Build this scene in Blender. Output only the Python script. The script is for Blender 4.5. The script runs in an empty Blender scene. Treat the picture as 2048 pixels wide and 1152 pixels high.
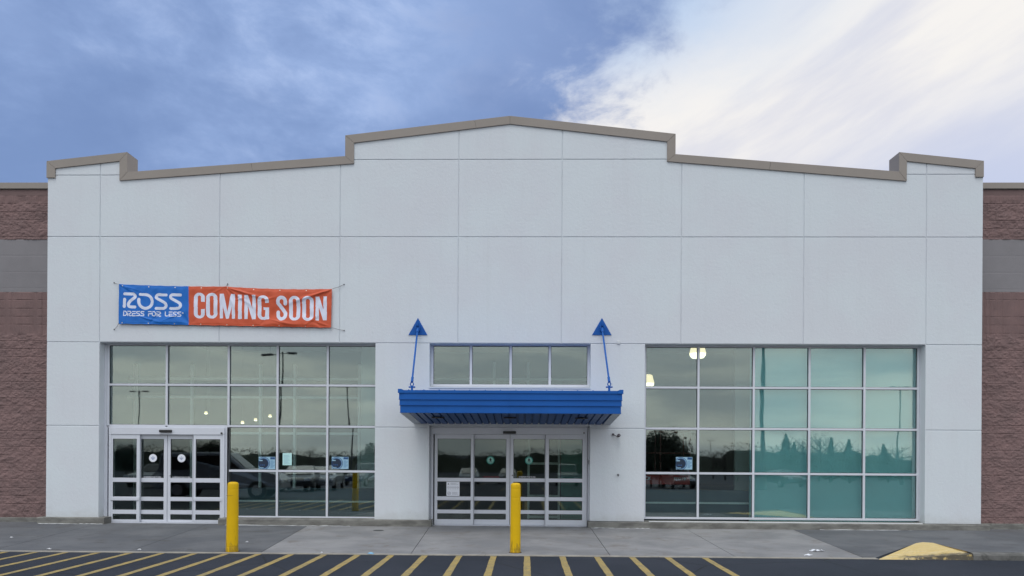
import bpy, math, random
import numpy as np
from mathutils import Vector, Matrix
R = math.radians
S = bpy.context.scene
COL = S.collection

# ------------------------------------------------------------------ camera
F_PX, HOR, CAM_Z, DIST = 1452.0, 908.0, 1.8, 17.5
YAW, ROLL = R(1.05), R(0.35)
cam_d = bpy.data.cameras.new("camera")
cam = bpy.data.objects.new("camera", cam_d)
COL.objects.link(cam)
CAM = Vector((0.0, -DIST, CAM_Z))
ROT = Matrix.Rotation(YAW, 3, 'Z') @ Matrix.Rotation(R(90), 3, 'X') @ Matrix.Rotation(ROLL, 3, 'Z')
cam.matrix_world = Matrix.Translation(CAM) @ ROT.to_4x4()
cam_d.sensor_width = 36.0
cam_d.lens = F_PX / 2048 * 36.0
cam_d.shift_y = (HOR - 576) / 2048
cam_d.clip_end = 3000
S.camera = cam

# ------------------------------------------------------------------ exposure
S.view_settings.view_transform = 'Standard'
S.view_settings.look = 'None'
S.view_settings.exposure = 0.0
S.view_settings.gamma = 1.0
S.render.engine = 'CYCLES'
S.cycles.use_denoising = True
S.cycles.max_bounces = 10
S.cycles.transparent_max_bounces = 16
S.cycles.sample_clamp_indirect = 4.0

# ------------------------------------------------------------------ node helper
class NT:
    def __init__(s, tree):
        s.t = tree; s.n = tree.nodes; s.l = tree.links
    def add(s, typ, **kw):
        nd = s.n.new(typ)
        for k, v in kw.items(): setattr(nd, k, v)
        return nd
    def put(s, sock, v):
        if isinstance(v, bpy.types.NodeSocket): s.l.new(v, sock)
        else:
            if isinstance(v, (tuple, list)) and len(v) == 3 and sock.type == 'RGBA': v = tuple(v) + (1,)
            sock.default_value = v
    def m(s, op, a, b=0.0, c=0.0, clamp=False):
        nd = s.add('ShaderNodeMath', operation=op, use_clamp=clamp)
        s.put(nd.inputs[0], a); s.put(nd.inputs[1], b); s.put(nd.inputs[2], c)
        return nd.outputs[0]
    def ss(s, x, lo, hi):
        nd = s.add('ShaderNodeMapRange', interpolation_type='SMOOTHSTEP')
        s.put(nd.inputs[0], x); s.put(nd.inputs[1], lo); s.put(nd.inputs[2], hi)
        return nd.outputs[0]
    def mix(s, f, a, b, mode='MIX'):
        nd = s.add('ShaderNodeMix', data_type='RGBA', blend_type=mode)
        s.put(nd.inputs[0], f); s.put(nd.inputs[6], a); s.put(nd.inputs[7], b)
        return nd.outputs[2]
    def noise(s, vec, scale, detail=4, rough=.5, dist=0.0):
        nd = s.add('ShaderNodeTexNoise')
        if vec is not None: s.l.new(vec, nd.inputs['Vector'])
        nd.inputs['Scale'].default_value = scale; nd.inputs['Detail'].default_value = detail
        nd.inputs['Roughness'].default_value = rough; nd.inputs['Distortion'].default_value = dist
        return nd.outputs[0]
    def comb(s, x, y, z):
        nd = s.add('ShaderNodeCombineXYZ')
        s.put(nd.inputs[0], x); s.put(nd.inputs[1], y); s.put(nd.inputs[2], z)
        return nd.outputs[0]
    def sep(s, v):
        nd = s.add('ShaderNodeSeparateXYZ'); s.l.new(v, nd.inputs[0]); return nd.outputs

# ------------------------------------------------------------------ sky
SUN_EL, SUN_AZ = R(66), R(195)
W = bpy.data.worlds.new("World"); S.world = W; W.use_nodes = True
N = NT(W.node_tree); W.node_tree.nodes.clear()
sky = N.add('ShaderNodeTexSky', sky_type='NISHITA', sun_disc=False)
sky.sun_elevation = SUN_EL; sky.sun_rotation = SUN_AZ
SKY_STR = 0.1
tc = N.add('ShaderNodeTexCoord').outputs['Generated']
dx, dy, dz = N.sep(tc)
zz = N.m('ADD', N.m('MAXIMUM', dz, 0.0), 0.12)
px_ = N.m('DIVIDE', dx, zz); py_ = N.m('DIVIDE', dy, zz)
pl = N.comb(px_, py_, 0.0)
dv = N.comb(dx, N.m('MULTIPLY', dy, .6), N.m('MULTIPLY', dz, 1.9))
n1 = N.noise(dv, 3.0, 9, .55, .15)
n3 = N.noise(dv, 9.0, 10, .62, .25)
n4 = N.noise(dv, 2.1, 3, .5, 0)
rp = N.comb(N.m('ADD', N.m('MULTIPLY', dx, .85), N.m('MULTIPLY', dz, .55)), N.m('MULTIPLY', N.m('SUBTRACT', N.m('MULTIPLY', dz, 1.9), N.m('MULTIPLY', dx, .9)), 1.7), N.m('MULTIPLY', dy, .4))
n2 = N.noise(rp, 3.4, 8, .55, .2)
blue = N.mix(N.ss(n1, .36, .60), (.205, .310, .575), (.325, .455, .760))
wisp = N.m('MULTIPLY', N.ss(n3, .46, .70), N.ss(n1, .40, .58))
blue = N.mix(N.m('MULTIPLY', N.ss(n3, .52, .36), .30), blue, (.185, .28, .53))
blue = N.mix(N.m('MULTIPLY', wisp, .80), blue, (.50, .63, .93))
edge = N.m('SUBTRACT', dx, N.m('ADD', .052, N.m('MULTIPLY', N.m('SUBTRACT', dz, .42), .60)))
edge = N.m('ADD', edge, N.m('ADD', N.m('MULTIPLY', N.m('SUBTRACT', n3, .5), .46), N.m('MULTIPLY', N.m('SUBTRACT', n1, .5), .22)))
sw = N.m('MULTIPLY', N.ss(dz, .44, .56), .09)
M = N.ss(edge, N.m('SUBTRACT', -.04, sw), N.m('ADD', .10, sw))
# beneath the break the blue deepens before the bright cloud
deep = N.m('MULTIPLY', N.ss(edge, -.22, -.05), .55)
blue = N.mix(deep, blue, (.195, .285, .540))
bright = N.mix(N.ss(n2, .36, .62), (.77, .775, .85), (.98, .95, .915))
topblue = N.m('MULTIPLY', N.ss(N.m('ADD', dz, N.m('MULTIPLY', n3, .08)), .44, .57), N.ss(dx, .46, .12))
bright = N.mix(N.m('MULTIPLY', topblue, 1.0), bright, (.54, .68, .90))
lowr = N.m('MULTIPLY', N.ss(N.m('ADD', dz, N.m('MULTIPLY', n1, .1)), .46, .33), N.ss(dx, .28, .46))
bright = N.mix(N.m('MULTIPLY', lowr, .95), bright, (.58, .64, .84))
front = N.mix(M, blue, bright)
# the sky behind the photographer: pale low cloud in long bands, bluer higher up
bv = N.comb(N.m('MULTIPLY', dx, 2.2), N.m('MULTIPLY', dy, 1.0), N.m('MULTIPLY', dz, 15.0))
nb = N.noise(bv, 1.6, 7, .55, .4)
low = N.mix(N.ss(nb, .38, .64), (.74, .78, .80), (1.20, 1.18, 1.08))
high = N.mix(N.ss(n1, .4, .66), (1.02, 1.14, 1.30), (1.40, 1.46, 1.52))
back = N.mix(N.ss(dz, .10, .38), low, high)
cl = N.mix(N.ss(dy, -.15, .25), back, front)
cl = N.mix(1.0, cl, (1 / SKY_STR,) * 3, 'MULTIPLY')
fin = N.mix(.06, cl, sky.outputs[0])
bg = N.add('ShaderNodeBackground'); N.l.new(fin, bg.inputs[0]); bg.inputs[1].default_value = SKY_STR
wo = N.add('ShaderNodeOutputWorld'); N.l.new(bg.outputs[0], wo.inputs[0])
W.cycles.sampling_method = 'AUTOMATIC'

sl = bpy.data.lights.new("sun", 'SUN'); so = bpy.data.objects.new("sun", sl); COL.objects.link(so)
sl.energy = 1.15; sl.angle = R(28); sl.color = (1, .96, .9)
sd = Vector((math.sin(SUN_AZ) * math.cos(SUN_EL), math.cos(SUN_AZ) * math.cos(SUN_EL), math.sin(SUN_EL)))
so.rotation_euler = sd.to_track_quat('Z', 'Y').to_euler()

# ------------------------------------------------------------------ measuring
def ray(px, py):
    return ROT @ Vector(((px - 1024) / F_PX, -(py - HOR) / F_PX, -1.0))
def P(px, py, Y=0.0):
    d = ray(px, py); k = (Y - CAM.y) / d.y
    return CAM.x + d.x * k, CAM.z + d.z * k
def PX(px, Y=0.0, py=700): return P(px, py, Y)[0]
def PZ(py, Y=0.0, px=1024): return P(px, py, Y)[1]
Z0 = .042
SLOPE = (Z0 - .005) / 4.72
def G(px, py, z0=0.0, sl_=0.0):          # point where the view line meets the plane z = z0 + sl_*y
    d = ray(px, py); k = (z0 + sl_ * CAM.y - CAM.z) / (d.z - sl_ * d.y)
    return CAM + d * k
def GW(px, py): return G(px, py, Z0, SLOPE)

# ------------------------------------------------------------------ materials
MATS = {}
def mat(name, col, rough=.7, var=.0, vscale=3.0, bump=0.0, bscale=60.0, metal=0.0, col2=None, spec=.5, stretch=None, coat=0.0):
    if name in MATS: return MATS[name]
    m = bpy.data.materials.new(name); m.use_nodes = True; MATS[name] = m
    T = NT(m.node_tree); b = T.n['Principled BSDF']
    b.inputs['Roughness'].default_value = rough; b.inputs['Metallic'].default_value = metal
    b.inputs['Specular IOR Level'].default_value = spec; b.inputs['Coat Weight'].default_value = coat
    co = T.add('ShaderNodeTexCoord').outputs['Object']
    if stretch:
        mp = T.add('ShaderNodeMapping'); T.l.new(co, mp.inputs[0]); mp.inputs['Scale'].default_value = stretch; vc = mp.outputs[0]
    else: vc = co
    if var or col2:
        n = T.noise(vc, vscale, 8, .6)
        c2 = col2 or tuple(c * (1 - var) for c in col)
        c = T.mix(T.ss(n, .34, .66), col, c2)
        n2_ = T.noise(co, vscale * 14, 5, .7)
        c = T.mix(T.m('MULTIPLY', T.ss(n2_, .35, .7), .35 * max(var, .15)), c, tuple(x * .55 for x in c2))
        T.l.new(c, b.inputs['Base Color'])
    else: b.inputs['Base Color'].default_value = tuple(col) + (1,)
    if bump:
        bn = T.add('ShaderNodeBump'); T.l.new(T.noise(co, bscale, 6, .65), bn.inputs['Height'])
        bn.inputs['Strength'].default_value = bump; bn.inputs['Distance'].default_value = .01
        T.l.new(bn.outputs[0], b.inputs['Normal'])
    return m
def emis(name, col, s):
    m = bpy.data.materials.new(name); m.use_nodes = True; T = NT(m.node_tree); b = T.n['Principled BSDF']
    b.inputs['Base Color'].default_value = tuple(col) + (1,)
    b.inputs['Emission Color'].default_value = tuple(col) + (1,); b.inputs['Emission Strength'].default_value = s
    MATS[name] = m; return m
def glass(name, refl, tint, wav=.5, wscale=1.3):
    m = bpy.data.materials.new(name); m.use_nodes = True; T = NT(m.node_tree); T.n.clear()
    geo = T.add('ShaderNodeNewGeometry').outputs['Position']
    mp = T.add('ShaderNodeMapping'); T.l.new(geo, mp.inputs[0]); mp.inputs['Scale'].default_value = (1.3, 1, .8)
    bn = T.add('ShaderNodeBump'); T.l.new(T.noise(mp.outputs[0], wscale, 1, .3), bn.inputs['Height'])
    bn.inputs['Strength'].default_value = wav; bn.inputs['Distance'].default_value = .006
    gl = T.add('ShaderNodeBsdfGlossy'); gl.inputs['Roughness'].default_value = .015
    gl.inputs['Color'].default_value = (.91, .99, .98, 1); T.l.new(bn.outputs[0], gl.inputs['Normal'])
    tr = T.add('ShaderNodeBsdfTransparent'); tr.inputs[0].default_value = tuple(tint) + (1,)
    fr = T.add('ShaderNodeFresnel'); fr.inputs[0].default_value = 1.5
    f = T.m('ADD', refl, T.m('MULTIPLY', T.m('SUBTRACT', fr.outputs[0], .04), .8), clamp=True)
    mx = T.add('ShaderNodeMixShader'); T.l.new(f, mx.inputs[0]); T.l.new(tr.outputs[0], mx.inputs[1]); T.l.new(gl.outputs[0], mx.inputs[2])
    o = T.add('ShaderNodeOutputMaterial'); T.l.new(mx.outputs[0], o.inputs[0]); MATS[name] = m; return m

def eifs_mat():
    m = bpy.data.materials.new('eifs'); m.use_nodes = True; T = NT(m.node_tree); b = T.n['Principled BSDF']
    co = T.add('ShaderNodeTexCoord').outputs['Object']
    c = T.mix(T.ss(T.noise(co, .55, 5, .6), .36, .64), (.652, .694, .728), (.642, .664, .704))
    st = T.add('ShaderNodeMapping'); T.l.new(co, st.inputs[0]); st.inputs['Scale'].default_value = (5, 1, .22)
    c = T.mix(T.m('MULTIPLY', T.ss(T.noise(st.outputs[0], 1.2, 6, .6), .50, .78), .15), c, (.52, .54, .55))
    c = T.mix(T.m('MULTIPLY', T.ss(T.noise(co, 3.5, 8, .7), .62, .8), .25), c, (.56, .57, .56))
    z_ = T.sep(co)[2]
    gr = T.m('MULTIPLY', T.ss(T.m('ADD', z_, T.m('MULTIPLY', T.noise(co, 4, 5, .6), .5)), .75, .30), .45)   # splash dirt at the foot
    c = T.mix(gr, c, (.42, .42, .40))
    T.l.new(c, b.inputs['Base Color']); b.inputs['Roughness'].default_value = .92; b.inputs['Specular IOR Level'].default_value = .25
    bn = T.add('ShaderNodeBump'); T.l.new(T.m('ADD', T.noise(co, 150, 5, .7), T.m('MULTIPLY', T.noise(co, 14, 3, .6), 1.5)), bn.inputs['Height']); bn.inputs['Strength'].default_value = .5; bn.inputs['Distance'].default_value = .006
    T.l.new(bn.outputs[0], b.inputs['Normal']); return m
M_EIFS = eifs_mat()
M_COPE = mat('coping_metal', (.300, .262, .232), .5, .06, .8, spec=.35)
M_COPED = mat('coping_seam', (.10, .09, .08), .7)
M_ALU = mat('aluminium', (.63, .65, .71), .4, .04, 2, metal=.0)
M_ALUD = mat('aluminium_gasket', (.03, .035, .035), .6)
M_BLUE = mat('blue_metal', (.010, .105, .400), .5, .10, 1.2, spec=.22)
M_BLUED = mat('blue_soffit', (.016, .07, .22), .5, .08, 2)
M_BLACK = mat('black_plastic', (.012, .012, .014), .4)
M_WHITE = mat('white_vinyl', (.78, .80, .86), .5)
M_GLASS = glass('window_glass', .165, (.845, .94, .935), .20)
M_GLASSD = glass('door_glass', .075, (.80, .88, .86), .10)
def bollard_mat():
    m = mat('yellow_plastic', (.72, .445, .006), .45, .08, 2.5, .12, 40, spec=.22); T = NT(m.node_tree); b = T.n['Principled BSDF']
    src = b.inputs['Base Color'].links[0].from_socket; co = T.add('ShaderNodeTexCoord').outputs['Object']; z_ = T.sep(co)[2]
    mp = T.add('ShaderNodeMapping'); T.l.new(co, mp.inputs[0]); mp.inputs['Scale'].default_value = (1, 1, .25)
    foot = T.m('MULTIPLY', T.ss(z_, .30, .0), .22)
    c = T.mix(T.m('MULTIPLY', T.ss(T.m('ADD', T.noise(mp.outputs[0], 22, 7, .7), foot), .60, .74), .6), src, (.20, .13, .03))
    T.l.new(c, b.inputs['Base Color']); return m
M_YEL = bollard_mat()
M_YPAINT = mat('yellow_kerb_paint', (.50, .37, .14), .85, .2, 5, .5, 70, col2=(.36, .29, .15))
M_CON = mat('ledge_concrete', (.23, .225, .205), .9, .3, 2.6, .7, 60, col2=(.135, .13, .12), stretch=(1, 1, 3))
M_CAULK = mat('white_sealant', (.70, .71, .72), .8)

# ------------------------------------------------------------------ mesh builder
class MB:
    def __init__(s): s.v = []; s.f = []; s.mi = []; s.mats = []
    def mat(s, m):
        if m is None: return 0
        if m not in s.mats: s.mats.append(m)
        return s.mats.index(m)
    def add(s, vs, fs, m=None):
        o = len(s.v); s.v += [tuple(v) for v in vs]; k = s.mat(m)
        for f in fs: s.f.append(tuple(i + o for i in f)); s.mi.append(k)
        return s
    def box(s, x0, x1, y0, y1, z0, z1, m=None):
        x0, x1 = sorted((x0, x1)); y0, y1 = sorted((y0, y1)); z0, z1 = sorted((z0, z1))
        v = [(x, y, z) for z in (z0, z1) for y in (y0, y1) for x in (x0, x1)]
        return s.add(v, [(0, 2, 3, 1), (4, 5, 7, 6), (0, 1, 5, 4), (2, 6, 7, 3), (0, 4, 6, 2), (1, 3, 7, 5)], m)
    def prism(s, poly, y0, y1, m=None):   # polygon in XZ, extruded in Y
        n = len(poly); v = [(x, y0, z) for x, z in poly] + [(x, y1, z) for x, z in poly]
        f = [tuple(range(n)), tuple(range(2 * n - 1, n - 1, -1))]
        f += [(i, i + n, (i + 1) % n + n, (i + 1) % n) for i in range(n)]
        return s.add(v, f, m)
    def slab(s, pts, dz, m=None):         # polygon in 3D, pushed down by dz
        n = len(pts); v = [tuple(p) for p in pts] + [(p[0], p[1], p[2] - dz) for p in pts]
        f = [tuple(range(n)), tuple(range(2 * n - 1, n - 1, -1))]
        f += [(i, i + n, (i + 1) % n + n, (i + 1) % n) for i in range(n)]
        return s.add(v, f, m)
    def tube(s, pts, r, n=10, m=None, cap=True):
        pts = [Vector(p) for p in pts]; rs = r if isinstance(r, (list, tuple)) else [r] * len(pts)
        vs = []; prev = None
        for i, p in enumerate(pts):
            d = (pts[min(i + 1, len(pts) - 1)] - pts[max(i - 1, 0)]).normalized()
            a = d.cross(Vector((0, 0, 1)) if abs(d.z) < .9 else Vector((0, 1, 0))).normalized()
            if prev is not None and a.dot(prev) < 0: a = -a
            prev = a; b = d.cross(a)
            for k in range(n):
                t = 2 * math.pi * k / n; vs.append(p + (a * math.cos(t) + b * math.sin(t)) * rs[i])
        fs = [(i * n + k, i * n + (k + 1) % n, (i + 1) * n + (k + 1) % n, (i + 1) * n + k) for i in range(len(pts) - 1) for k in range(n)]
        if cap: fs += [tuple(range(n))[::-1], tuple(range((len(pts) - 1) * n, len(pts) * n))]
        return s.add(vs, fs, m)
    def lathe(s, prof, c, n=32, m=None, axis='Z'):
        vs = []
        for r, h in prof:
            for k in range(n):
                t = 2 * math.pi * k / n
                q = (r * math.cos(t), r * math.sin(t), h) if axis == 'Z' else (r * math.cos(t), h, r * math.sin(t))
                vs.append((c[0] + q[0], c[1] + q[1], c[2] + q[2]))
        fs = [(i * n + k, i * n + (k + 1) % n, (i + 1) * n + (k + 1) % n, (i + 1) * n + k) for i in range(len(prof) - 1) for k in range(n)]
        fs += [tuple(range(n))[::-1], tuple(range((len(prof) - 1) * n, len(prof) * n))]
        return s.add(vs, fs, m)
    def build(s, name, m=None, parent=None, smooth=False, bevel=0.0, origin=None):
        me = bpy.data.meshes.new(name)
        vs = s.v
        if origin is not None: vs = [(v[0] - origin[0], v[1] - origin[1], v[2] - origin[2]) for v in vs]
        me.from_pydata(vs, [], s.f); me.update()
        import bmesh
        bm = bmesh.new(); bm.from_mesh(me); bmesh.ops.recalc_face_normals(bm, faces=bm.faces); bm.to_mesh(me); bm.free()
        if s.mats:
            for q in s.mats: me.materials.append(q)
            me.polygons.foreach_set('material_index', s.mi)
        elif m: me.materials.append(m)
        if smooth: me.shade_smooth()
        o = bpy.data.objects.new(name, me); COL.objects.link(o)
        if origin is not None: o.location = origin
        if parent: o.parent = parent
        if parent and origin is not None: o.location = Vector(origin)
        if bevel:
            b = o.modifiers.new('bevel', 'BEVEL'); b.width = bevel; b.segments = 2; b.limit_method = 'ANGLE'
        return o
def tag(o, label=None, cat=None, group=None, kind=None):
    if label: o['label'] = label
    if cat: o['category'] = cat
    if group: o['group'] = group
    if kind: o['kind'] = kind
    return o
def empty(name, label, cat, group=None, loc=(0, 0, 0)):
    o = bpy.data.objects.new(name, None); COL.objects.link(o); o.location = loc; o.empty_display_size = .2
    return tag(o, label, cat, group)
def inset(poly, d):                      # inset a convex polygon; d: distance per edge
    n = len(poly); cx = sum(p[0] for p in poly) / n; cy = sum(p[1] for p in poly) / n
    L = []
    for i in range(n):
        a, b = Vector(poly[i]), Vector(poly[(i + 1) % n]); e = (b - a).normalized(); nn = Vector((-e.y, e.x))
        if nn.dot(Vector((cx, cy)) - a) < 0: nn = -nn
        di = d[i] if isinstance(d, (list, tuple)) else d
        L.append((a + nn * di, e))
    out = []
    for i in range(n):
        (p, e), (q, g) = L[i - 1], L[i]
        den = e.x * g.y - e.y * g.x
        if abs(den) < 1e-9: out.append((q.x, q.y)); continue
        t = ((q.x - p.x) * g.y - (q.y - p.y) * g.x) / den
        out.append((p.x + e.x * t, p.y + e.y * t))
    return out

# ================================================================== ground
def asphalt_mat():
    m = bpy.data.materials.new('asphalt'); m.use_nodes = True; T = NT(m.node_tree); b = T.n['Principled BSDF']
    co = T.add('ShaderNodeTexCoord').outputs['Object']
    c = T.mix(T.ss(T.noise(co, .5, 6, .6), .35, .65), (.020, .025, .036), (.029, .034, .047))
    c = T.mix(T.ss(T.noise(co, 120, 3, .6), .5, .8), c, (.075, .08, .09))
    # sealed cracks
    v = T.add('ShaderNodeTexVoronoi', feature='DISTANCE_TO_EDGE'); mp = T.add('ShaderNodeMapping')
    ds = T.noise(co, 1.1, 5, .6); mx = T.add('ShaderNodeMix', data_type='VECTOR'); mx.inputs[0].default_value = .12
    T.l.new(co, mx.inputs[4]); T.l.new(T.comb(ds, T.noise(co, .9, 5, .6), 0.0), mx.inputs[5]); T.l.new(mx.outputs[1], v.inputs['Vector'])
    v.inputs['Scale'].default_value = .32
    c = T.mix(T.ss(v.outputs[0], .006, .002), c, (.018, .02, .024))
    T.l.new(c, b.inputs['Base Color']); b.inputs['Roughness'].default_value = .8
    b.inputs['Specular IOR Level'].default_value = .25
    bn = T.add('ShaderNodeBump'); T.l.new(T.noise(co, 150, 4, .7), bn.inputs['Height']); bn.inputs['Strength'].default_value = .6; bn.inputs['Distance'].default_value = .008
    T.l.new(bn.outputs[0], b.inputs['Normal']); return m
def concrete_mat(name, c1, c2, stain):
    m = bpy.data.materials.new(name); m.use_nodes = True; T = NT(m.node_tree); b = T.n['Principled BSDF']
    co = T.add('ShaderNodeTexCoord').outputs['Object']
    c = T.mix(T.ss(T.noise(co, .7, 7, .62, .3), .36, .66), c1, c2)
    mp = T.add('ShaderNodeMapping'); T.l.new(co, mp.inputs[0]); mp.inputs['Scale'].default_value = (1, 14, 1)
    c = T.mix(T.m('MULTIPLY', T.ss(T.noise(mp.outputs[0], 2.5, 5, .6), .42, .72), .40), c, tuple(x * .72 for x in c1))
    c = T.mix(T.m('MULTIPLY', T.ss(T.noise(co, 1.9, 9, .68, .8), .52, .70), .75), c, stain)
    c = T.mix(T.m('MULTIPLY', T.ss(T.noise(co, 90, 3, .6), .5, .75), .35), c, tuple(x * .5 for x in c2))
    T.l.new(c, b.inputs['Base Color']); b.inputs['Roughness'].default_value = .88; b.inputs['Specular IOR Level'].default_value = .3
    bn = T.add('ShaderNodeBump'); T.l.new(T.noise(co, 110, 4, .7), bn.inputs['Height']); bn.inputs['Strength'].default_value = .35; bn.inputs['Distance'].default_value = .006
    T.l.new(bn.outputs[0], b.inputs['Normal']); return m
M_ASPH = asphalt_mat()
M_CNEW = concrete_mat('pavement_pale', (.20, .20, .205), (.285, .28, .28), (.175, .155, .14))
M_COLD = concrete_mat('pavement_dark', (.105, .109, .118), (.150, .153, .160), (.085, .080, .076))
M_KERB = concrete_mat('kerb_concrete', (.20, .195, .185), (.10, .098, .093), (.025, .024, .022))

YC = -4.72   # kerb line
FALL = .027
def gz(y): return 0.0 if y > -11.5 else -FALL * (min(-y, 160) - 11.5)
mb = MB(); ry = [900, -11.5, -160, -1500]; mb.add([(x, y, gz(y)) for y in ry for x in (-1200, 1200)], [(0, 1, 3, 2), (2, 3, 5, 4), (4, 5, 7, 6)])
tag(mb.build('ground', M_ASPH), kind='structure')

# pavement slabs between the joints, sloping from the doors down to the lot
XL, XR = -19.0, 19.0
def joint(pa, pb):
    a, b = GW(*pa), GW(*pb); k = (a.x - b.x) / (a.y - b.y)
    return (a.x + k * (0.40 - a.y), a.x + k * (YC - a.y))
J = [joint((0, 1096.6), (164.6, 1055.4)), joint((238.6, 1109), (395, 1055.4)), joint((512.3, 1110.3), (608.3, 1055.4)),
     joint((818, 1113), (859, 1054)), joint((1223.6, 1115.7), (1181.7, 1056.7)), joint((1481, 1119), (1382, 1063.5)), joint((1738, 1120), (1600, 1064.8))]
za = lambda y: Z0 + SLOPE * y
def slabpts(l, r, g=.006):
    yb, yf = .40, YC + .13
    fl = (l[1] - l[0]) / (YC - .40); fr_ = (r[1] - r[0]) / (YC - .40)
    xl0, xl1 = l[0] + g, l[0] + fl * (yf - yb) + g; xr0, xr1 = r[0] - g, r[0] + fr_ * (yf - yb) - g
    return [(xl1, yf, za(yf)), (xr1, yf, za(yf)), (xr0, yb, za(yb)), (xl0, yb, za(yb))]
edges = [(XL, XL)] + J
mb = MB()
for i in range(len(edges) - 1):
    mb.slab(slabpts(edges[i], edges[i + 1]), .2, M_COLD if i < 3 else M_CNEW)
# right slab, keeps its height and ends in a yellow flare and a kerb
A = G(1757, 1118, .006); B = GW(1846, 1085); Cc = G(1933, 1103.0, .125)
j7 = J[-1]; k7 = (j7[1] - j7[0]) / (YC - .40)
x7f = j7[0] + k7 * (YC + .13 - .40) + .006
zk = .125
S7b = (j7[0] + .006, .40, za(.40)); S7f = (x7f, YC + .13, za(YC + .13))
Bx = (B.x, B.y, B.z + .004)
B0 = GW(1832, 1086.8); B2 = GW(1866, 1086.6)
Cx = (Cc.x, YC + .14, zk)
mb.add([S7f, (A.x, YC + .13, .008), (B0.x, B0.y, B0.z + .001), Bx, (B.x, .40, za(.40)), S7b], [(0, 1, 2, 3, 4, 5)], M_COLD)
mb.add([Bx, (B2.x, B2.y, B2.z + .006), Cx, (XR, YC + .14, zk), (XR, .40, .06), (B.x, .40, za(.40))], [(0, 1, 2, 3, 4, 5)], M_COLD)
mb.build('pavement'); tag(bpy.data.objects['pavement'], kind='structure')
# dark filler in the joints
mb = MB(); mb.add([(XL, YC, za(YC) - .03), (XR, YC, za(YC) - .03), (XR, .45, za(.45) - .03), (XL, .45, za(.45) - .03)], [(0, 1, 2, 3)])
tag(mb.build('pavement_base', mat('joint_dirt', (.03, .028, .026), .95)), kind='structure')
# flush kerb strip at the lot edge
mb = MB(); rnd = random.Random(4)
x = XL
while x < A.x - .05:
    x2 = min(x + 3.05, A.x)
    mb.slab([(x + .004, YC, .010), (x2 - .004, YC, .010), (x2 - .004, YC + .125, .012), (x + .004, YC + .125, .012)], .2); x = x2
tag(mb.build('kerb_strip', mat('kerb_strip_concrete', (.36, .33, .28), .9, .3, 3, .5, 60, col2=(.24, .225, .20))), kind='structure')
# kerb on the right, rounded nose
mb = MB(); nseg = 60
def kerb_ring(x, h):
    return [(x, YC - .005, -.1), (x, YC - .002, h - .045 if h > .06 else h * .5), (x, YC + .012, h - .015), (x, YC + .045, h - .001), (x, YC + .14, h + .001), (x, YC + .14, -.1)]
xs = np.linspace(Cc.x, XR, nseg); vs = []
for i, x_ in enumerate(xs):
    vs += [(a, b + rnd.uniform(-.006, .006), c + rnd.uniform(-.005, .002)) for a, b, c in kerb_ring(x_, zk + .002)]
fs = [(i * 6 + k, i * 6 + k + 1, i * 6 + 6 + k + 1, i * 6 + 6 + k) for i in range(nseg - 1) for k in range(5)] + [(0, 1, 2, 3, 4, 5)]
mb.add(vs, fs); tag(mb.build('kerb', M_KERB), kind='structure')
# yellow painted flare
def flare_mat():
    m = bpy.data.materials.new('yellow_flare'); m.use_nodes = True; T = NT(m.node_tree); b = T.n['Principled BSDF']
    co = T.add('ShaderNodeTexCoord').outputs['Object']
    mp = T.add('ShaderNodeMapping'); T.l.new(co, mp.inputs[0]); mp.inputs['Scale'].default_value = (1, 4, 1)
    c = T.mix(T.ss(T.noise(mp.outputs[0], 3, 6, .65), .35, .65), (.62, .44, .14), (.68, .54, .29))
    xx, yy, zz_ = T.sep(co)
    worn = T.m('MULTIPLY', T.ss(yy, YC + .60, YC + .05), T.ss(xx, A.x + .15, A.x + .75))
    c = T.mix(T.ss(T.m('ADD', T.noise(mp.outputs[0], 7, 9, .75), T.m('MULTIPLY', worn, .24)), .58, .72), c, (.10, .085, .06))
    c = T.mix(T.ss(T.noise(co, 22, 5, .7), .58, .7), c, (.30, .27, .22))
    T.l.new(c, b.inputs['Base Color']); b.inputs['Roughness'].default_value = .85
    bn = T.add('ShaderNodeBump'); T.l.new(T.noise(co, 40, 5, .7), bn.inputs['Height']); bn.inputs['Strength'].default_value = .6
    T.l.new(bn.outputs[0], b.inputs['Normal']); return m
mb = MB(); n = 28; A3 = Vector((A.x, YC, .008)); C3 = Vector((Cc.x, YC + .02, zk)); B3 = Vector((Bx[0], Bx[1], Bx[2] + .004)); Ctop = Vector((Cc.x, YC + .14, zk + .003))
vs = []; 
for i in range(n + 1):
    t = i / n; e = A3.lerp(C3, t); e = Vector((e.x, e.y + rnd.uniform(-.008, .008), .008 + .10 * t ** 1.3 + rnd.uniform(-.006, .004)))
    vs += [(e.x, e.y - .015, -.02), tuple(e)]
fs = [(2 * i, 2 * i + 2, 2 * i + 3, 2 * i + 1) for i in range(n)]
k0 = len(vs); vs += [(B0.x, B0.y, B0.z + .005), tuple(B3), (B2.x, B2.y, B2.z + .010), tuple(Ctop)]
n2_, n3_ = int(n * .55), int(n * .75)
fs += [(2 * i + 1, 2 * i + 3, k0) for i in range(n2_)] + [(2 * n2_ + 1, k0 + 1, k0)] + [(2 * i + 1, 2 * i + 3, k0 + 1) for i in range(n2_, n3_)] + [(2 * n3_ + 1, k0 + 2, k0 + 1)] + [(2 * i + 1, 2 * i + 3, k0 + 2) for i in range(n3_, n)] + [(2 * n + 1, k0 + 3, k0 + 2), (2 * n, k0 + 3, 2 * n + 1)]
mb.add(vs, fs); fl = mb.build('kerb_flare', flare_mat()); tag(fl, kind='structure')

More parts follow.
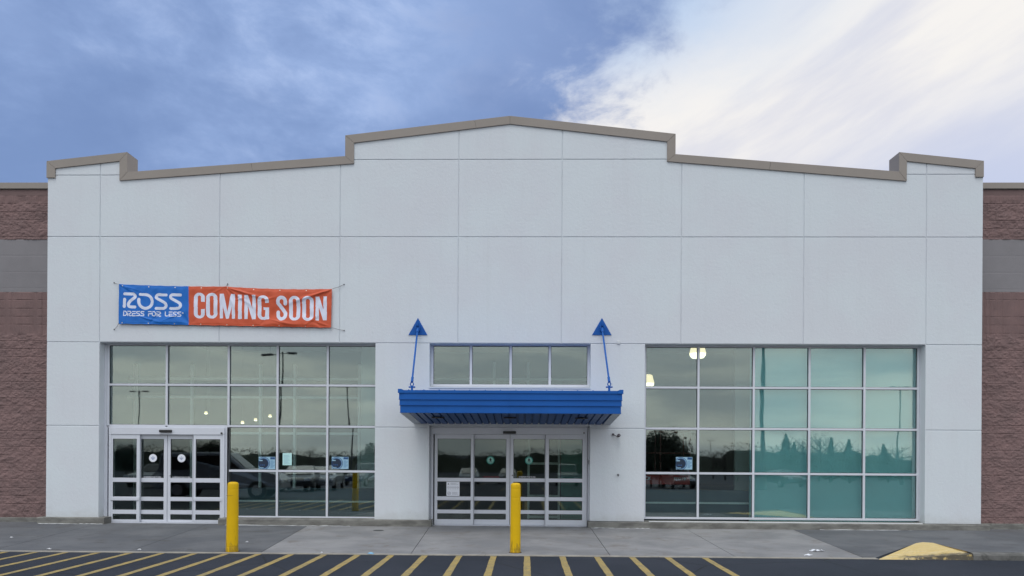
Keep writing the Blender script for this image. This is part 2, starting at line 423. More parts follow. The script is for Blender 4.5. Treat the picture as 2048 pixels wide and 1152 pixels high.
# painted hatch stripes on the lot
def stripe_mat():
    m = bpy.data.materials.new('stripe_paint'); m.use_nodes = True; T = NT(m.node_tree); b = T.n['Principled BSDF']
    co = T.add('ShaderNodeTexCoord').outputs['Object']
    c = T.mix(T.ss(T.noise(co, 5, 6, .65), .35, .65), (.40, .285, .085), (.27, .215, .10))
    c = T.mix(T.ss(T.noise(co, 26, 7, .75), .52, .66), c, (.085, .08, .075))
    T.l.new(c, b.inputs['Base Color']); b.inputs['Roughness'].default_value = .8; return m
mb = MB()
tops = [-95, -35, 30, 96, 164, 233, 302, 371, 437, 505, 573, 642, 711, 780, 848, 918, 987, 1054, 1124, 1193, 1262, 1332, 1404]
for t in tops:
    x0 = G(t, 1113, 0).x; w = .055; nn = 26; ys = np.linspace(YC - .015, YC - 5.2, nn); vs = []
    for y in ys:
        vs += [(x0 - w + rnd.uniform(-.005, .005), y, .004), (x0 + w + rnd.uniform(-.005, .005), y, .004)]
    mb.add(vs, [(2 * i, 2 * i + 1, 2 * i + 3, 2 * i + 2) for i in range(nn - 1)])
for xb in np.arange(-40, 40, 2.75):       # parking bays out in the lot
    for yb in (-24, -44, -64): mb.add([(xb, yb, gz(yb) + .004), (xb + .1, yb, gz(yb) + .004), (xb + .1, yb - 11, gz(yb - 11) + .004), (xb, yb - 11, gz(yb - 11) + .004)], [(0, 1, 2, 3)])
tag(mb.build('road_markings', stripe_mat()), kind='structure')

# ================================================================== the store
store = empty('store_building', 'long single storey store with pale stepped gable front between brown block walls', 'building')
ZG = Z0 + .004
Zb = .200                 # bottom of the pale panels
Zc = PZ(856); Zd = PZ(687); Ze = PZ(474); Zf = PZ(319)
cols = [P(94.5, 600)[0]] + [P(c, 600)[0] for c in (199.5, 438.8, 679.5, 916.2, 1123.0, 1362.0, 1607.0, 1852.0)] + [P(1964.5, 600)[0]]
XW0, XW1 = cols[0], cols[-1]
xa1, xa2 = cols[1], PX(751); xb1, xb2 = PX(859), PX(1181.5); xc1, xc2 = PX(1290), cols[8]
# roof line (outer edge of the coping)
def q(px, py): return P(px, py, -.03)
outer = [q(93, 322), q(254, 304), q(255.3, 344), q(691, 312), q(689.5, 270.5), q(1020, 231.5), q(1351.5, 267.5), q(1351, 308), q(1797, 343), q(1799.5, 304), q(1968, 321.5)]
inner = [q(110, 336.5), q(238, 322), q(239.8, 361), q(708.5, 327), q(707, 285.5), q(1020, 247.8), q(1334.5, 283), q(1334.3, 322.5), q(1812.5, 362), q(1815, 322), q(1951.5, 336.5)]
def snapx(a, b): return ((a + b) / 2)
for L in (outer, inner):
    for i, j in ((1, 2), (3, 4), (6, 7), (8, 9)):
        xm = (L[i][0] + L[j][0]) / 2; L[i] = (xm, L[i][1]); L[j] = (xm, L[j][1])
o0 = (outer[0][0], P(93, 355.5, -.03)[1]); i0 = (inner[0][0], o0[1])
o1 = (outer[-1][0], P(1968, 354, -.03)[1]); i1 = (inner[-1][0], o1[1])
O = [o0] + outer + [o1]; I = [i0] + inner + [i1]
mid = [((a[0] + b[0]) / 2, (a[1] + b[1]) / 2) for a, b in zip(O, I)]
def top_at(x):
    best = None
    M_ = mid; x = min(max(x, mid[1][0]), mid[-2][0])
    for i in range(len(M_) - 1):
        a, b = M_[i], M_[i + 1]
        if abs(a[0] - b[0]) < 1e-6: continue
        if a[0] - 1e-6 <= x <= b[0] + 1e-6:
            z = a[1] + (b[1] - a[1]) * (x - a[0]) / (b[0] - a[0]); best = z if best is None else min(best, z)
    return best
THK = .42
wall_m = MB(); panel = MB()
GAP, CH = .009, .007
def cell(poly, flags):
    wall_m.prism(poly, .016, THK)
    d = [GAP if f else 0 for f in flags]
    p1 = inset(poly, d); p2 = inset(p1, [CH if f else 0 for f in flags]); n = len(poly)
    v = [(x, .016, z) for x, z in p1] + [(x, .008, z) for x, z in p1] + [(x, 0, z) for x, z in p2]
    f = [(i + k * n, (i + 1) % n + k * n, (i + 1) % n + (k + 1) * n, i + (k + 1) * n) for k in (0, 1) for i in range(n)] + [tuple(range(2 * n, 3 * n))]
    panel.add(v, f)
def rect(x0, x1, z0, z1, b=1, r=1, t=1, l=1): cell([(x0, z0), (x1, z0), (x1, z1), (x0, z1)], (b, r, t, l))
# rows
for i in range(9):
    a, b = cols[i], cols[i + 1]
    rect(a, b, Zd, Ze, 1, i < 8, 1, i > 0)
sx1, sx2 = mid[3][0], mid[9][0]; cx1, cx2 = mid[5][0], mid[7][0]; apex = mid[6]
def rowtop(i):
    a, b = cols[i], cols[i + 1]
    return a, b
# left and right end bays with pylon heads
Zp = P(150, 350.5)[1]
for (a, b, side) in ((cols[0], cols[1], 0), (cols[1], cols[2], 0), (cols[2], cols[3], 0), (cols[6], cols[7], 1), (cols[7], cols[8], 1), (cols[8], cols[9], 1)):
    fl_ = a > XW0 + .01; fr_ = b < XW1 - .01
    if b <= sx1 + 1e-6 or a >= sx2 - 1e-6:                     # wholly under a pylon
        rect(a, b, Ze, Zp, 1, fr_, 1, fl_)
        cell([(a, Zp), (b, Zp), (b, top_at(b)), (a, top_at(a))], (1, fr_, 0, fl_))
    elif a < sx1 < b:
        rect(a, sx1, Ze, Zp, 1, 0, 1, 1); cell([(a, Zp), (sx1, Zp), (sx1, mid[2][1]), (a, top_at(a))], (1, 0, 0, 1))
        cell([(sx1, Ze), (b, Ze), (b, top_at(b)), (sx1, mid[3][1])], (1, 1, 0, 0))
    elif a < sx2 < b:
        rect(sx2, b, Ze, Zp, 1, 1, 1, 0); cell([(sx2, Zp), (b, Zp), (b, top_at(b)), (sx2, mid[10][1])], (1, 1, 0, 0))
        cell([(a, Ze), (sx2, Ze), (sx2, mid[9][1]), (a, top_at(a))], (1, 0, 0, 1))
    else:
        cell([(a, Ze), (b, Ze), (b, top_at(b)), (a, top_at(a))], (1, 1, 0, 1))
# centre bays
a, b = cols[3], cols[4]
cell([(a, Ze), (cx1, Ze), (cx1, mid[4][1]), (a, top_at(a))], (1, 0, 0, 1))
rect(cx1, b, Ze, Zf, 1, 1, 1, 0); cell([(cx1, Zf), (b, Zf), (b, top_at(b)), (cx1, mid[5][1])], (1, 1, 0, 0))
a, b = cols[4], cols[5]
rect(a, b, Ze, Zf); cell([(a, Zf), (b, Zf), (b, top_at(b)), apex, (a, top_at(a))], (1, 1, 0, 0, 1))
a, b = cols[5], cols[6]
rect(a, cx2, Ze, Zf, 1, 0, 1, 1); cell([(a, Zf), (cx2, Zf), (cx2, mid[7][1]), (a, top_at(a))], (1, 0, 0, 1))
cell([(cx2, Ze), (b, Ze), (b, top_at(b)), (cx2, mid[8][1])], (1, 1, 0, 0))
# piers
for (a, b) in ((XW0, xa1), (xa2, xb1), (xb2, xc1), (xc2, XW1)):
    rect(a, b, Zc, Zd, 1, 0, 1, 0); rect(a, b, Zb, Zc, 0, 0, 1, 0)
# wall over the doors, behind the canopy
Zt1, Zt0 = PZ(777), PZ(851)
rect(xb1, xb2, Zt0, Zt1, 0, 0, 0, 0)
wl = wall_m.build('wall', M_EIFS, store); panel.build('facade_panel', M_EIFS, wl)
# small cover box and pipe stub on the pier
mb = MB(); x, z = P(1237, 685); mb.box(x - .035, x + .035, -.02, .0, z - .045, z + .045); mb.box(x - .02, x + .02, -.03, -.02, z - .03, z + .03)
mb.build('junction_cover', mat('cover_paint', (.62, .64, .66), .6), store, bevel=.004)

# coping with mitred corners
cope = MB(); seams = MB()
def cope_piece(i, t0=0., t1=1., g0=.003, g1=.003):
    oa, ob, ia, ib = [Vector(p) for p in (O[i], O[i + 1], I[i], I[i + 1])]
    L = (ob - oa).length
    t0 += g0 / L; t1 -= g1 / L
    a, b, c, d = oa.lerp(ob, t0), oa.lerp(ob, t1), ia.lerp(ib, t1), ia.lerp(ib, t0)
    cope.prism([tuple(d), tuple(c), tuple(b), tuple(a)], -.032, THK + .03)
segs = {1: [], 3: [P(503, 320)[0]], 6 - 1: [P(949, 245)[0]], 8: [P(1541, 325)[0]]}
for i in range(len(O) - 1):
    cuts = [0.]
    for xs_ in segs.get(i, []): cuts.append((xs_ - O[i][0]) / (O[i + 1][0] - O[i][0]))
    cuts.append(1.)
    for u, v_ in zip(cuts[:-1], cuts[1:]): cope_piece(i, u, v_)
    oa, ob, ia, ib = [Vector(p) for p in (O[i], O[i + 1], I[i], I[i + 1])]
    e = .012
    seams.prism([tuple(ia.lerp(oa, .07)), tuple(ib.lerp(ob, .07)), tuple(ob.lerp(ib, .07)), tuple(oa.lerp(ia, .07))], -.024, THK + .02)
cp = cope.build('coping', M_COPE, store, bevel=.003); seams.build('coping_underlay', M_COPED, cp)
# the parapet's own return: roof deck behind and the main box
Zr = P(50, 380, .35)[1] - .25
mb = MB(); mb.box(-18.8, 18.8, THK, 26, Zr - .3, Zr, M_COPE)
mb.build('roof', mat('roof_membrane', (.4, .4, .4), .9), store)

# block wings
def block_wing(x0, x1, sgn):
    YW = .36
    pxs = 47 if sgn < 0 else 2007
    z = lambda py: P(pxs, py, YW)[1]
    ztop, z1, z2, z3, zb = z(378), z(391.5), z(479), z(584), z(1034.5 if sgn < 0 else 1047)
    # split face as real relief on a fine grid near the front, courses of 0.203 m
    near = 3.2
    gx0, gx1 = (XW0 - near, XW0 + .05) if sgn < 0 else (XW1 - .05, XW1 + near)
    rng = np.random.RandomState(7 if sgn < 0 else 11)
    def relief(xa, xb, za_, zb_, rough, name):
        st = .0165 if rough else .03
        nx, nz = int((xb - xa) / st), int((zb_ - za_) / st)
        X, Z = np.meshgrid(np.linspace(xa, xb, nx), np.linspace(za_, zb_, nz))
        ch = .2032; course = np.floor((zb_ - Z) / ch); fz = (zb_ - Z) / ch - course
        off = np.where(course % 2 == 0, 0, .2032); bx = np.floor((X + off) / .4064); fx = (X + off) / .4064 - bx
        H = np.zeros_like(X)
        if rough:
            for sc_, am in ((.30, .007), (.12, .009), (.055, .009), (.03, .006)):
                gxn, gzn = int((xb - xa) / sc_) + 3, int((zb_ - za_) / sc_) + 3
                g = rng.rand(gzn, gxn)
                u = (X - xa) / sc_; v = (Z - za_) / (sc_ * .8); v = np.clip(v, 0, gzn - 1.001); u = np.clip(u, 0, gxn - 1.001)
                iu, iv = u.astype(int), v.astype(int); iu = np.minimum(iu, gxn - 2); iv = np.minimum(iv, gzn - 2); fu, fv = u - iu, v - iv
                H += am * (2 * ((g[iv, iu] * (1 - fu) + g[iv, iu + 1] * fu) * (1 - fv) + (g[iv + 1, iu] * (1 - fu) + g[iv + 1, iu + 1] * fu) * fv) - 1)
        jt = (fz < .04) | (fz > .97); jx = (fx < .012)
        H = np.where(jt, H * .4 - .002, np.where(jx, H * .5, H + (.006 if rough else 0)))
        vs = np.stack([X.ravel(), YW - H.ravel(), Z.ravel()], 1)
        idx = np.arange(nx * nz).reshape(nz, nx)
        fs = np.stack([idx[:-1, :-1].ravel(), idx[:-1, 1:].ravel(), idx[1:, 1:].ravel(), idx[1:, :-1].ravel()], 1)
        me = bpy.data.meshes.new(name); me.from_pydata(vs.tolist(), [], fs.tolist()); me.update()
        return me
    MS = mat('split_block', (.225, .148, .142), .95, .22, 2.2, .9, 55, col2=(.185, .126, .122), spec=.2)
    MSS = mat('smooth_brown_block', (.18, .118, .113), .9, .12, 1.5, .3, 90)
    MG = mat('grey_block', (.235, .222, .232), .9, .08, 1.6, .4, 90)
    w = MB(); w.box(x0, x1, YW + .02, YW + .28, zb, ztop)
    wobj = w.build('block_wall', MS, store)
    for (a, b, rgh, m_) in ((zb, z3, 1, MS), (z3, z2, 0, MG), (z2, z1, 1, MS), (z1, ztop, 0, MSS)):
        me = relief(gx0, gx1, a, b, rgh, 'block_courses'); me.materials.append(m_)
        o = bpy.data.objects.new('block_courses', me); COL.objects.link(o); o.parent = wobj
        far = MB(); fx0, fx1 = (x0, gx0) if sgn < 0 else (gx1, x1); far.box(fx0, fx1, YW - .004, YW + .02, a, b); far.build('block_courses', m_, wobj)
    c = MB(); zt2 = z(366)
    c.box(x0, x1, YW - .035, YW + .32, ztop + .004, zt2)
    c.box(x0, x1, YW - .02, YW + .3, ztop - .03, ztop + .004, M_COPED); c.mats.insert(0, M_COPE) if False else None
    cc = MB(); cc.box(x0, x1, YW - .035, YW + .32, ztop + .002, zt2); ccx = cc.build('wall_coping', M_COPE, store, bevel=.004)
    dl = MB(); dl.box(x0, x1, YW - .028, YW + .3, ztop - .012, ztop + .002); dl.build('coping_underlay', M_COPED, ccx)
    f = MB(); f.box(x0, x1, YW - .09, YW + .1, -.1, zb - .002); f.build('foundation_ledge', M_CON, store, bevel=.01)
block_wing(-18.8, XW0 + .05, -1); block_wing(XW1 - .05, 18.8, 1)

# concrete ledges in front of the piers and windows
def ledge(pa, pb, y0, zt, y1=.36):
    m_ = MB(); xa, xb = P(pa, 1045, y0)[0], P(pb, 1045, y0)[0]
    n_ = max(2, int((xb - xa) / .25)); r_ = random.Random(int(pa)); vs = []
    for i in range(n_ + 1):
        x_ = xa + (xb - xa) * i / n_; j = lambda s_: r_.uniform(-s_, s_)
        vs += [(x_, y0 + j(.004), -.05), (x_, y0 + j(.003), zt - .02 + j(.003)), (x_, y0 + .018, zt + j(.002)), (x_, y1, zt + .001), (x_, y1, -.05)]
    fs = [(i * 5 + k, i * 5 + k + 1, i * 5 + 6 + k, i * 5 + 5 + k) for i in range(n_) for k in range(4)] + [(0, 1, 2, 3, 4), tuple(n_ * 5 + k for k in range(5))]
    m_.add(vs, fs); return m_.build('foundation_ledge', M_CON, store)
l1 = ledge(74, 208, -.11, Zb); l2 = ledge(436, 862, -.11, Zb); l3 = ledge(1177, 1980, -.11, Zb - .01)
rr = random.Random(2)
for pxx, lo, hi in ((623, 1039.5, 1054), (1345.5, 1045, 1059), (1857.5, 1048.5, 1063)):
    caulk = MB(); x_, z_ = P(pxx, hi, -.115); x2_, z2_ = P(pxx, lo, -.115)
    caulk.tube([(x_, -.112, z_), (x_ + .012, -.114, (z_ + z2_) / 2), (x_ - .01, -.112, z2_), (x_ - .012, -.05, z2_ + .006)], .011, 6)
for pa, pb in ((76, 205), (450, 700), (1182, 1300), (1640, 1975)):     # pale bead at the foot of the ledge
    caulk = MB(); a_, b_ = P(pa, 1045, -.12)[0], P(pb, 1045, -.12)[0]; n_ = 24
    caulk.tube([(a_ + (b_ - a_) * i / n_, -.116 + rr.uniform(-.004, .004), za(-.11) + .004 + rr.uniform(-.004, .004)) for i in range(n_ + 1)], [max(.0015, .006 + rr.uniform(-.006, .003)) for i in range(n_ + 1)], 5); caulk.build('sealant', M_CAULK, l3)

# ------------------------------------------------------------------ glazing
YF = .24                       # front of the frames, set back in the reveal
rg = random.Random(12)
def pane(x0, x1, z0, z1, y, m, parent, tilt=1.0):
    b = MB(); cx_, cz_ = (x0 + x1) / 2, (z0 + z1) / 2
    b.box(x0 - cx_ - .012, x1 - cx_ + .012, -.003, .003, z0 - cz_ - .012, z1 - cz_ + .012)
    o = b.build('glass_pane', m, parent); o.location = (cx_, y, cz_)
    o.rotation_euler = (R(rg.uniform(-.09, .09) * tilt), 0, R(rg.uniform(-.12, .12) * tilt)); return o
def window(x0, x1, z0, z1, vx, hz, skip=None, mw=.052, sill=True, name='window'):
    """vx: mullion centres, hz: transom centres; skip(i,j) says where no pane goes"""
    X = [x0] + vx + [x1]; Z = [z0] + hz + [z1]; fr = MB(); h = mw / 2; panes = []
    for i in range(len(X) - 1):
        for j in range(len(Z) - 1):
            if skip and skip(i, j): continue
            a = X[i] + (mw if i == 0 else h); b = X[i + 1] - (mw if i == len(X) - 2 else h)
            c = Z[j] + (mw if j == 0 else h); d = Z[j + 1] - (mw if j == len(Z) - 2 else h)
            panes.append((a, b, c, d))
    for i, xv in enumerate(X):
        zlo = z0
        if skip and 0 < i and all(skip(k, 0) for k in (i - 1,)) and (i >= len(X) - 1 or skip(i, 0)): zlo = Z[2]
        a, b = (xv, xv + mw) if i == 0 else (xv - mw, xv) if i == len(X) - 1 else (xv - h, xv + h)
        if skip and i == 0 and skip(0, 0): zlo = Z[2]
        fr.box(a, b, YF, YF + .11, zlo, z1)
    for j, zv in enumerate(Z):
        a, b = (zv, zv + mw) if j == 0 else (zv - mw, zv) if j == len(Z) - 1 else (zv - h, zv + h)
        for i in range(len(X) - 1):
            if skip and skip(i, j) and (j < 2): continue
            l_ = X[i] + (mw if i == 0 else h); r_ = X[i + 1] - (mw if i == len(X) - 2 else h)
            fr.box(l_, r_, YF + .0015, YF + .108, a, b)
    w = fr.build(name, M_ALU, store, bevel=.003)
    gk = MB()
    for a, b, c, d in panes:
        pane(a, b, c, d, YF + .050, M_GLASS, w)
        g = .009
        for (p0, p1, p2, p3) in ((a, b, c, c + g), (a, b, d - g, d), (a, a + g, c + g, d - g), (b - g, b, c + g, d - g)):
            gk.box(p0, p1, YF + .030, YF + .043, p2, p3)
    gk.build('gasket', M_ALUD, w)
    return w
PXF = lambda p: P(p, 860, YF)[0]
PZF = lambda p, px=1024: P(px, p, YF)[1]
# left bay
zl = [PZF(1037, 600), PZF(942.3, 600), PZF(853, 600), PZF(770.7, 600), PZF(690.5, 600) + .035]
xl = [PXF(213.5), PXF(332.5), PXF(456.3), PXF(554.3), PXF(654.5), PXF(751) + .06]
w1 = window(xl[0], xl[-1], zl[0], zl[-1], xl[1:-1], zl[1:-1], skip=lambda i, j: i < 2 and j < 2)
# right bay
zr = [PZF(1040, 1560), PZF(947.8, 1560), PZF(858.3, 1560), PZF(776, 1560), PZF(695, 1560) + .05]
xr = [PXF(1290) - .03, PXF(1396.6), PXF(1507.3), PXF(1618.7), PXF(1728.8), PXF(1838.5)]
w2 = window(xr[0], xr[-1], zr[0], zr[-1], xr[1:-1], zr[1:-1])
# centre, over the canopy
zc_ = [PZF(774), PZF(688.5) + .02]; xc_ = [PXF(861), PXF(941), PXF(1020.5), PXF(1098.8), PXF(1179)]
w3 = window(xc_[0], xc_[-1], zc_[0], zc_[-1], xc_[1:-1], [], mw=.062)
# sill ledge and head / jamb liners
tr_ = MB(); tr_.box(xb1, xb2, -.02, YF - .002, Zt1 + .002, Zt1 + .03); tr_.build('window_sill', M_EIFS, w3)
tr_ = MB()
tr_.box(xc_[0] - .08, xc_[0] - .002, YF + .02, YF + .1, zc_[0], zc_[1]); tr_.box(xc_[-1] + .002, xb2, YF + .02, YF + .1, zc_[0], zc_[1])
tr_.box(xb1, xb2, YF + .02, YF + .1, Zt1 + .031, zc_[0] - .002); tr_.box(xb1, xb2, YF + .02, YF + .1, zc_[1] + .002, Zd)
tr_.build('window_surround', M_ALU, w3)
for (wa, xs0, xs1, W0, W1, zt, zb_) in ((w1, xa1, xa2, xl[0], xl[-1], zl[-1], zl[0]), (w2, xc1, xc2, xr[0], xr[-1], zr[-1], zr[0])):
    tr_ = MB()
    tr_.box(xs0, xs1, YF + .02, YF + .1, zt + .002, Zd + .01)
    if W0 - xs0 > .01: tr_.box(xs0 - .02, W0 - .002, YF - .01, YF + .1, zb_ if wa is w2 else .09, zt)
    if xs1 - W1 > .01: tr_.box(W1 + .002, xs1 + .02, YF - .01, YF + .1, zb_, zt)
    tr_.build('window_surround', M_ALU, wa, bevel=.002)
tr_ = MB(); tr_.box(PX(1292), xc2 + .01, .02, YF, Zb - .01, Zb + .004); tr_.build('window_sill', M_CON, w2)
tr_ = MB(); tr_.box(PX(1300), xc2 - .05, -.012, .022, Zb - .012, Zb + .008); tr_.build('sealant', M_CAULK, w2)
tr_ = MB(); tr_.box(PX(455), xa2, -.03, YF - .002, Zb - .01, Zb + .006); tr_.build('window_sill', M_CON, w1)

# ------------------------------------------------------------------ sliding doors
def decal(px, py, kind, parent, y):
    x_, z_ = P(px, py, y)
    d = MB(); r_ = .098
    def disc(r, yy, m_, cx=0., cz=0.):
        d.lathe([(r, yy), (r, yy - .002)], (x_ + cx, y, z_ + cz), 36, m_, axis='Y')
    if kind == 'white':
        disc(r_, 0, M_WHITE)
        g = mat('decal_ink', (.25, .30, .48), .6)
        for cz, w_ in ((.035, .012), (.008, .05), (-.012, .035), (-.035, .018)): d.box(x_ - w_, x_ + w_, y - .005, y - .0022, z_ + cz - .007, z_ + cz + .005, g)
    else:
        disc(r_, 0, mat('decal_green', (.02, .22, .18), .6)); disc(.076, -.0022, mat('decal_pale_green', (.24, .50, .43), .6))
        k = MATS['black_plastic']
        d.prism([(x_ - .036, z_ + .0), (x_ - .014, z_ + .0), (x_ - .014, z_ - .032), (x_ + .014, z_ - .032), (x_ + .014, z_ + .0), (x_ + .036, z_ + .0), (x_, z_ + .062)], y - .007, y - .0045, k)
        for a_, b_ in ((-.045, -.018), (.018, .045)): d.box(x_ + a_, x_ + b_, y - .007, y - .0045, z_ - .040, z_ - .030, k)
        d.box(x_ - .03, x_ + .03, y - .007, y - .0045, z_ - .056, z_ - .049, k)
    return d.build('decal', None, parent)
def text_strip(px0, px1, py, parent, y, red):
    x0, z_ = P(px0, py, y); x1, _ = P(px1, py, y); d = MB()
    d.box(x0 - .02, x1 + .02, y - .002, y, z_ - .022, z_ + .022, mat('strip_ink', (.02, .018, .02), .6))
    ink = mat('strip_red', (.22, .03, .045), .5) if red else M_WHITE
    ph = 'IN EMERGENCY PUSH TO OPEN'; u = (x1 - x0) / len(ph)
    GLY = {'I': '11', 'N': '111', 'E': '101', 'M': '111', 'R': '110', 'G': '101', 'C': '100', 'Y': '010', 'P': '110', 'U': '101', 'S': '101', 'H': '111', 'T': '010', 'O': '101'}
    ob = d.build('door_notice_strip', None, parent)
    cu = bpy.data.curves.new('strip_text', 'FONT'); cu.body = ph; cu.size = .038; cu.align_x = 'CENTER'; cu.align_y = 'CENTER'; cu.extrude = .0005; cu.offset = .0006
    to = bpy.data.objects.new('tmp', cu); COL.objects.link(to)
    bpy.context.view_layer.update()
    me = bpy.data.meshes.new_from_object(to.evaluated_get(bpy.context.evaluated_depsgraph_get()))
    bpy.data.objects.remove(to)
    wdt = max(v.co.x for v in me.vertices) - min(v.co.x for v in me.vertices); k = (x1 - x0) / wdt
    for v in me.vertices:
        a_, b_, c_ = v.co; v.co = ((x0 + x1) / 2 + a_ * k, y - .004 - c_, z_ + b_)
    # join the writing into the strip
    n0 = len(ob.data.vertices)
    import bmesh
    bm = bmesh.new(); bm.from_mesh(ob.data); nf = len(bm.faces); bm.from_mesh(me); bm.faces.ensure_lookup_table()
    ob.data.materials.append(ink)
    for f in bm.faces[nf:]: f.material_index = 1
    bm.to_mesh(ob.data); bm.free()
def sliding_door(px_unit, leaves, glass_x, header, rows, bottom, xr_mid, sensor, label):
    """leaves: [(x0,x1)] px; rows: [(top,bottom)] px of the four lights"""
    ux0, ux1 = [P(v, 950, YF - .03)[0] for v in px_unit]
    zt = P(xr_mid, header[0], YF - .03)[1]; zh = P(xr_mid, header[1], YF - .03)[1]
    h = MB()
    h.box(ux0, ux1, YF - .05, YF + .14, zh, zt)
    j = .055
    h.box(ux0, ux0 + j, YF - .045, YF + .138, ZG, zh - .001); h.box(ux1 - j, ux1, YF - .045, YF + .138, ZG, zh - .001)
    h.box(ux0 + j, ux1 - j, YF - .045, YF + .14, ZG - .02, ZG + .012)
    door = h.build('sliding_door', M_ALU, store, bevel=.003)
    for k, ((a, b), (ga, gb)) in enumerate(zip(leaves, glass_x)):
        y = YF - .035 if k in (0, 3) else YF + .035
        xa, xb, gxa, gxb = [P(v, 950, y)[0] for v in (a, b, ga, gb)]
        zz0 = ZG + .018; zz1 = zh - .004; f = MB()
        f.box(xa, gxa, y, y + .045, zz0, zz1); f.box(gxb, xb, y, y + .045, zz0, zz1)
        zr_ = []
        for (t, b2) in rows: zr_.append((P(xr_mid, t, y)[1], P(xr_mid, b2, y)[1]))
        prev = zz1
        for (t, b2) in zr_:
            f.box(gxa, gxb, y + .001, y + .044, t, prev); prev = b2
        f.box(gxa, gxb, y + .001, y + .044, zz0, prev)
        lf = f.build('door_leaf', M_ALU, door, bevel=.002)
        if k in (0, 3):     # push bar across the fixed leaf
            bz = (zr_[1][1] + zr_[2][0]) / 2; g = MB(); g.box(xa + .01, xb - .004, y - .018, y - .001, bz - .04, bz + .04); g.build('guide_bar', M_ALU, door, bevel=.004)
        gk = MB()
        for (t, b2) in zr_:
            pane(gxa, gxb, b2, t, y + .022, M_GLASSD, door, .6)
            g_ = .008
            for (p0, p1, p2, p3) in ((gxa, gxb, b2, b2 + g_), (gxa, gxb, t - g_, t), (gxa, gxa + g_, b2 + g_, t - g_), (gxb - g_, gxb, b2 + g_, t - g_)):
                gk.box(p0, p1, y + .004, y + .017, p2, p3)
        gk.build('gasket', M_ALUD, door)
    s_ = MB(); a, z_ = P(sensor[0], sensor[2], YF - .09); b, _ = P(sensor[1], sensor[2], YF - .09)
    s_.box(a, b, YF - .10, YF - .05, z_ - .032, z_ + .032); s_.build('door_sensor', M_BLACK, door, bevel=.012)
    zk_ = P(xr_mid, 951, YF)[1]; xm = P((leaves[2][0] + 4.5), 951, YF)[0]
    l_ = MB(); l_.lathe([(.014, 0), (.018, -.004), (.016, -.012)], (xm, YF + .034, zk_), 16, axis='Y'); l_.build('door_lock', mat('lock_metal', (.25, .24, .24), .35, metal=.9), door, smooth=True)
    return door
rowsL = [(878, 956), (964.5, 993.8), (1002, 1020), (1028.4, 1039.4)]
d1 = sliding_door((218, 449), [(220, 279.2), (279.8, 334), (335, 386), (386.5, 445)], [(225.6, 273), (282.2, 327.5), (341, 384.4), (391.2, 440)],
                  (855.6, 869), rowsL, 1049, 332, (318, 343, 862), '')
tag(d1, 'left sliding door with white round stickers')
rowsC = [(878, 956.5), (963.8, 993.8), (1001.6, 1020.2), (1027.6, 1039.3)]
d2 = sliding_door((862, 1174), [(869, 946.8), (947.4, 1019.3), (1020.2, 1090.4), (1090.9, 1171)], [(874.8, 941.6), (948.6, 1012.2), (1026.6, 1089.6), (1097.6, 1164.6)],
                  (855.5, 868.8), rowsC, 1049.5, 1022, (1006, 1032, 865), '')
tag(d2, 'wide centre sliding door with green arrow stickers under the canopy')
Y2 = YF + .035 + .015
decal(306, 916, 'white', d1, Y2); decal(363, 916.5, 'white', d1, Y2)
decal(981, 920.5, 'green', d2, Y2); decal(1058, 921, 'green', d2, Y2)
text_strip(288, 322, 954.2, d1, Y2 - .004, False); text_strip(345, 381, 954.6, d1, Y2 - .004, False)
text_strip(966, 998, 954, d2, Y2 - .004, True); text_strip(1038, 1071, 954, d2, Y2 - .004, False)
mb = MB(); x_, z_ = P(443.5, 866.5, YF - .05); mb.box(x_ - .02, x_ + .02, YF - .075, YF - .05, z_ - .02, z_ + .02); mb.build('door_sensor', M_BLACK, d1, bevel=.004)
mb = MB(); x_, z_ = P(1168, 866, YF - .05); mb.box(x_ - .016, x_ + .016, YF - .07, YF - .05, z_ - .016, z_ + .016); mb.build('door_sensor', M_COPED, d2, bevel=.004)
# reveals beside and above the doors
tr_ = MB()
tr_.box(xb1 - .01, P(862, 950, YF)[0] - .004, YF - .02, YF + .13, ZG - .02, Zt0); tr_.box(P(1174, 950, YF)[0] + .01, xb2 + .01, YF - .02, YF + .13, ZG - .02, Zt0)
tr_.box(xb1, xb2, YF - .02, YF + .12, P(1024, 855.5, YF - .03)[1] + .003, Zt0 + .01); tr_.build('door_surround', M_ALU, d2, bevel=.003)
tr_ = MB(); tr_.box(xa1 - .015, xl[0] + .03, YF - .018, YF + .10, ZG - .02, zl[2] - .03)
tr_.box(P(449, 950, YF)[0] + .004, xl[2] + .026, YF - .0, YF + .108, ZG - .02, zl[2] - .028)
tr_.box(xl[0] + .031, P(449, 950, YF)[0] + .004, YF - .01, YF + .10, P(332, 855.6, YF - .03)[1] + .002, zl[2] - .027); tr_.build('door_surround', M_ALU, d1, bevel=.002)
# key pad in the right reveal
mb = MB(); x_, z_ = P(1180, 924.5, .10); mb.box(xb2 - .035, xb2 + .0, .07, .13, z_ - .055, z_ + .055, mat('keypad_metal', (.28, .29, .31), .4, metal=.6)); mb.box(xb2 - .038, xb2 - .035, .08, .12, z_ - .03, z_ + .04, M_BLACK)
mb.build('keypad', None, d2)

# ------------------------------------------------------------------ canopy
YCN = -1.95
cx0, cx1_ = P(801, 800, YCN)[0], P(1241.5, 800, YCN)[0]
zt_, z_a, z_b, z_c, z_d = [P(1021, v, YCN)[1] for v in (781.6, 787.2, 800.4, 812.0, 826.8)]
zback = PZ(849.0); zroofb = zt_ + .02
tb = .065
can = MB()
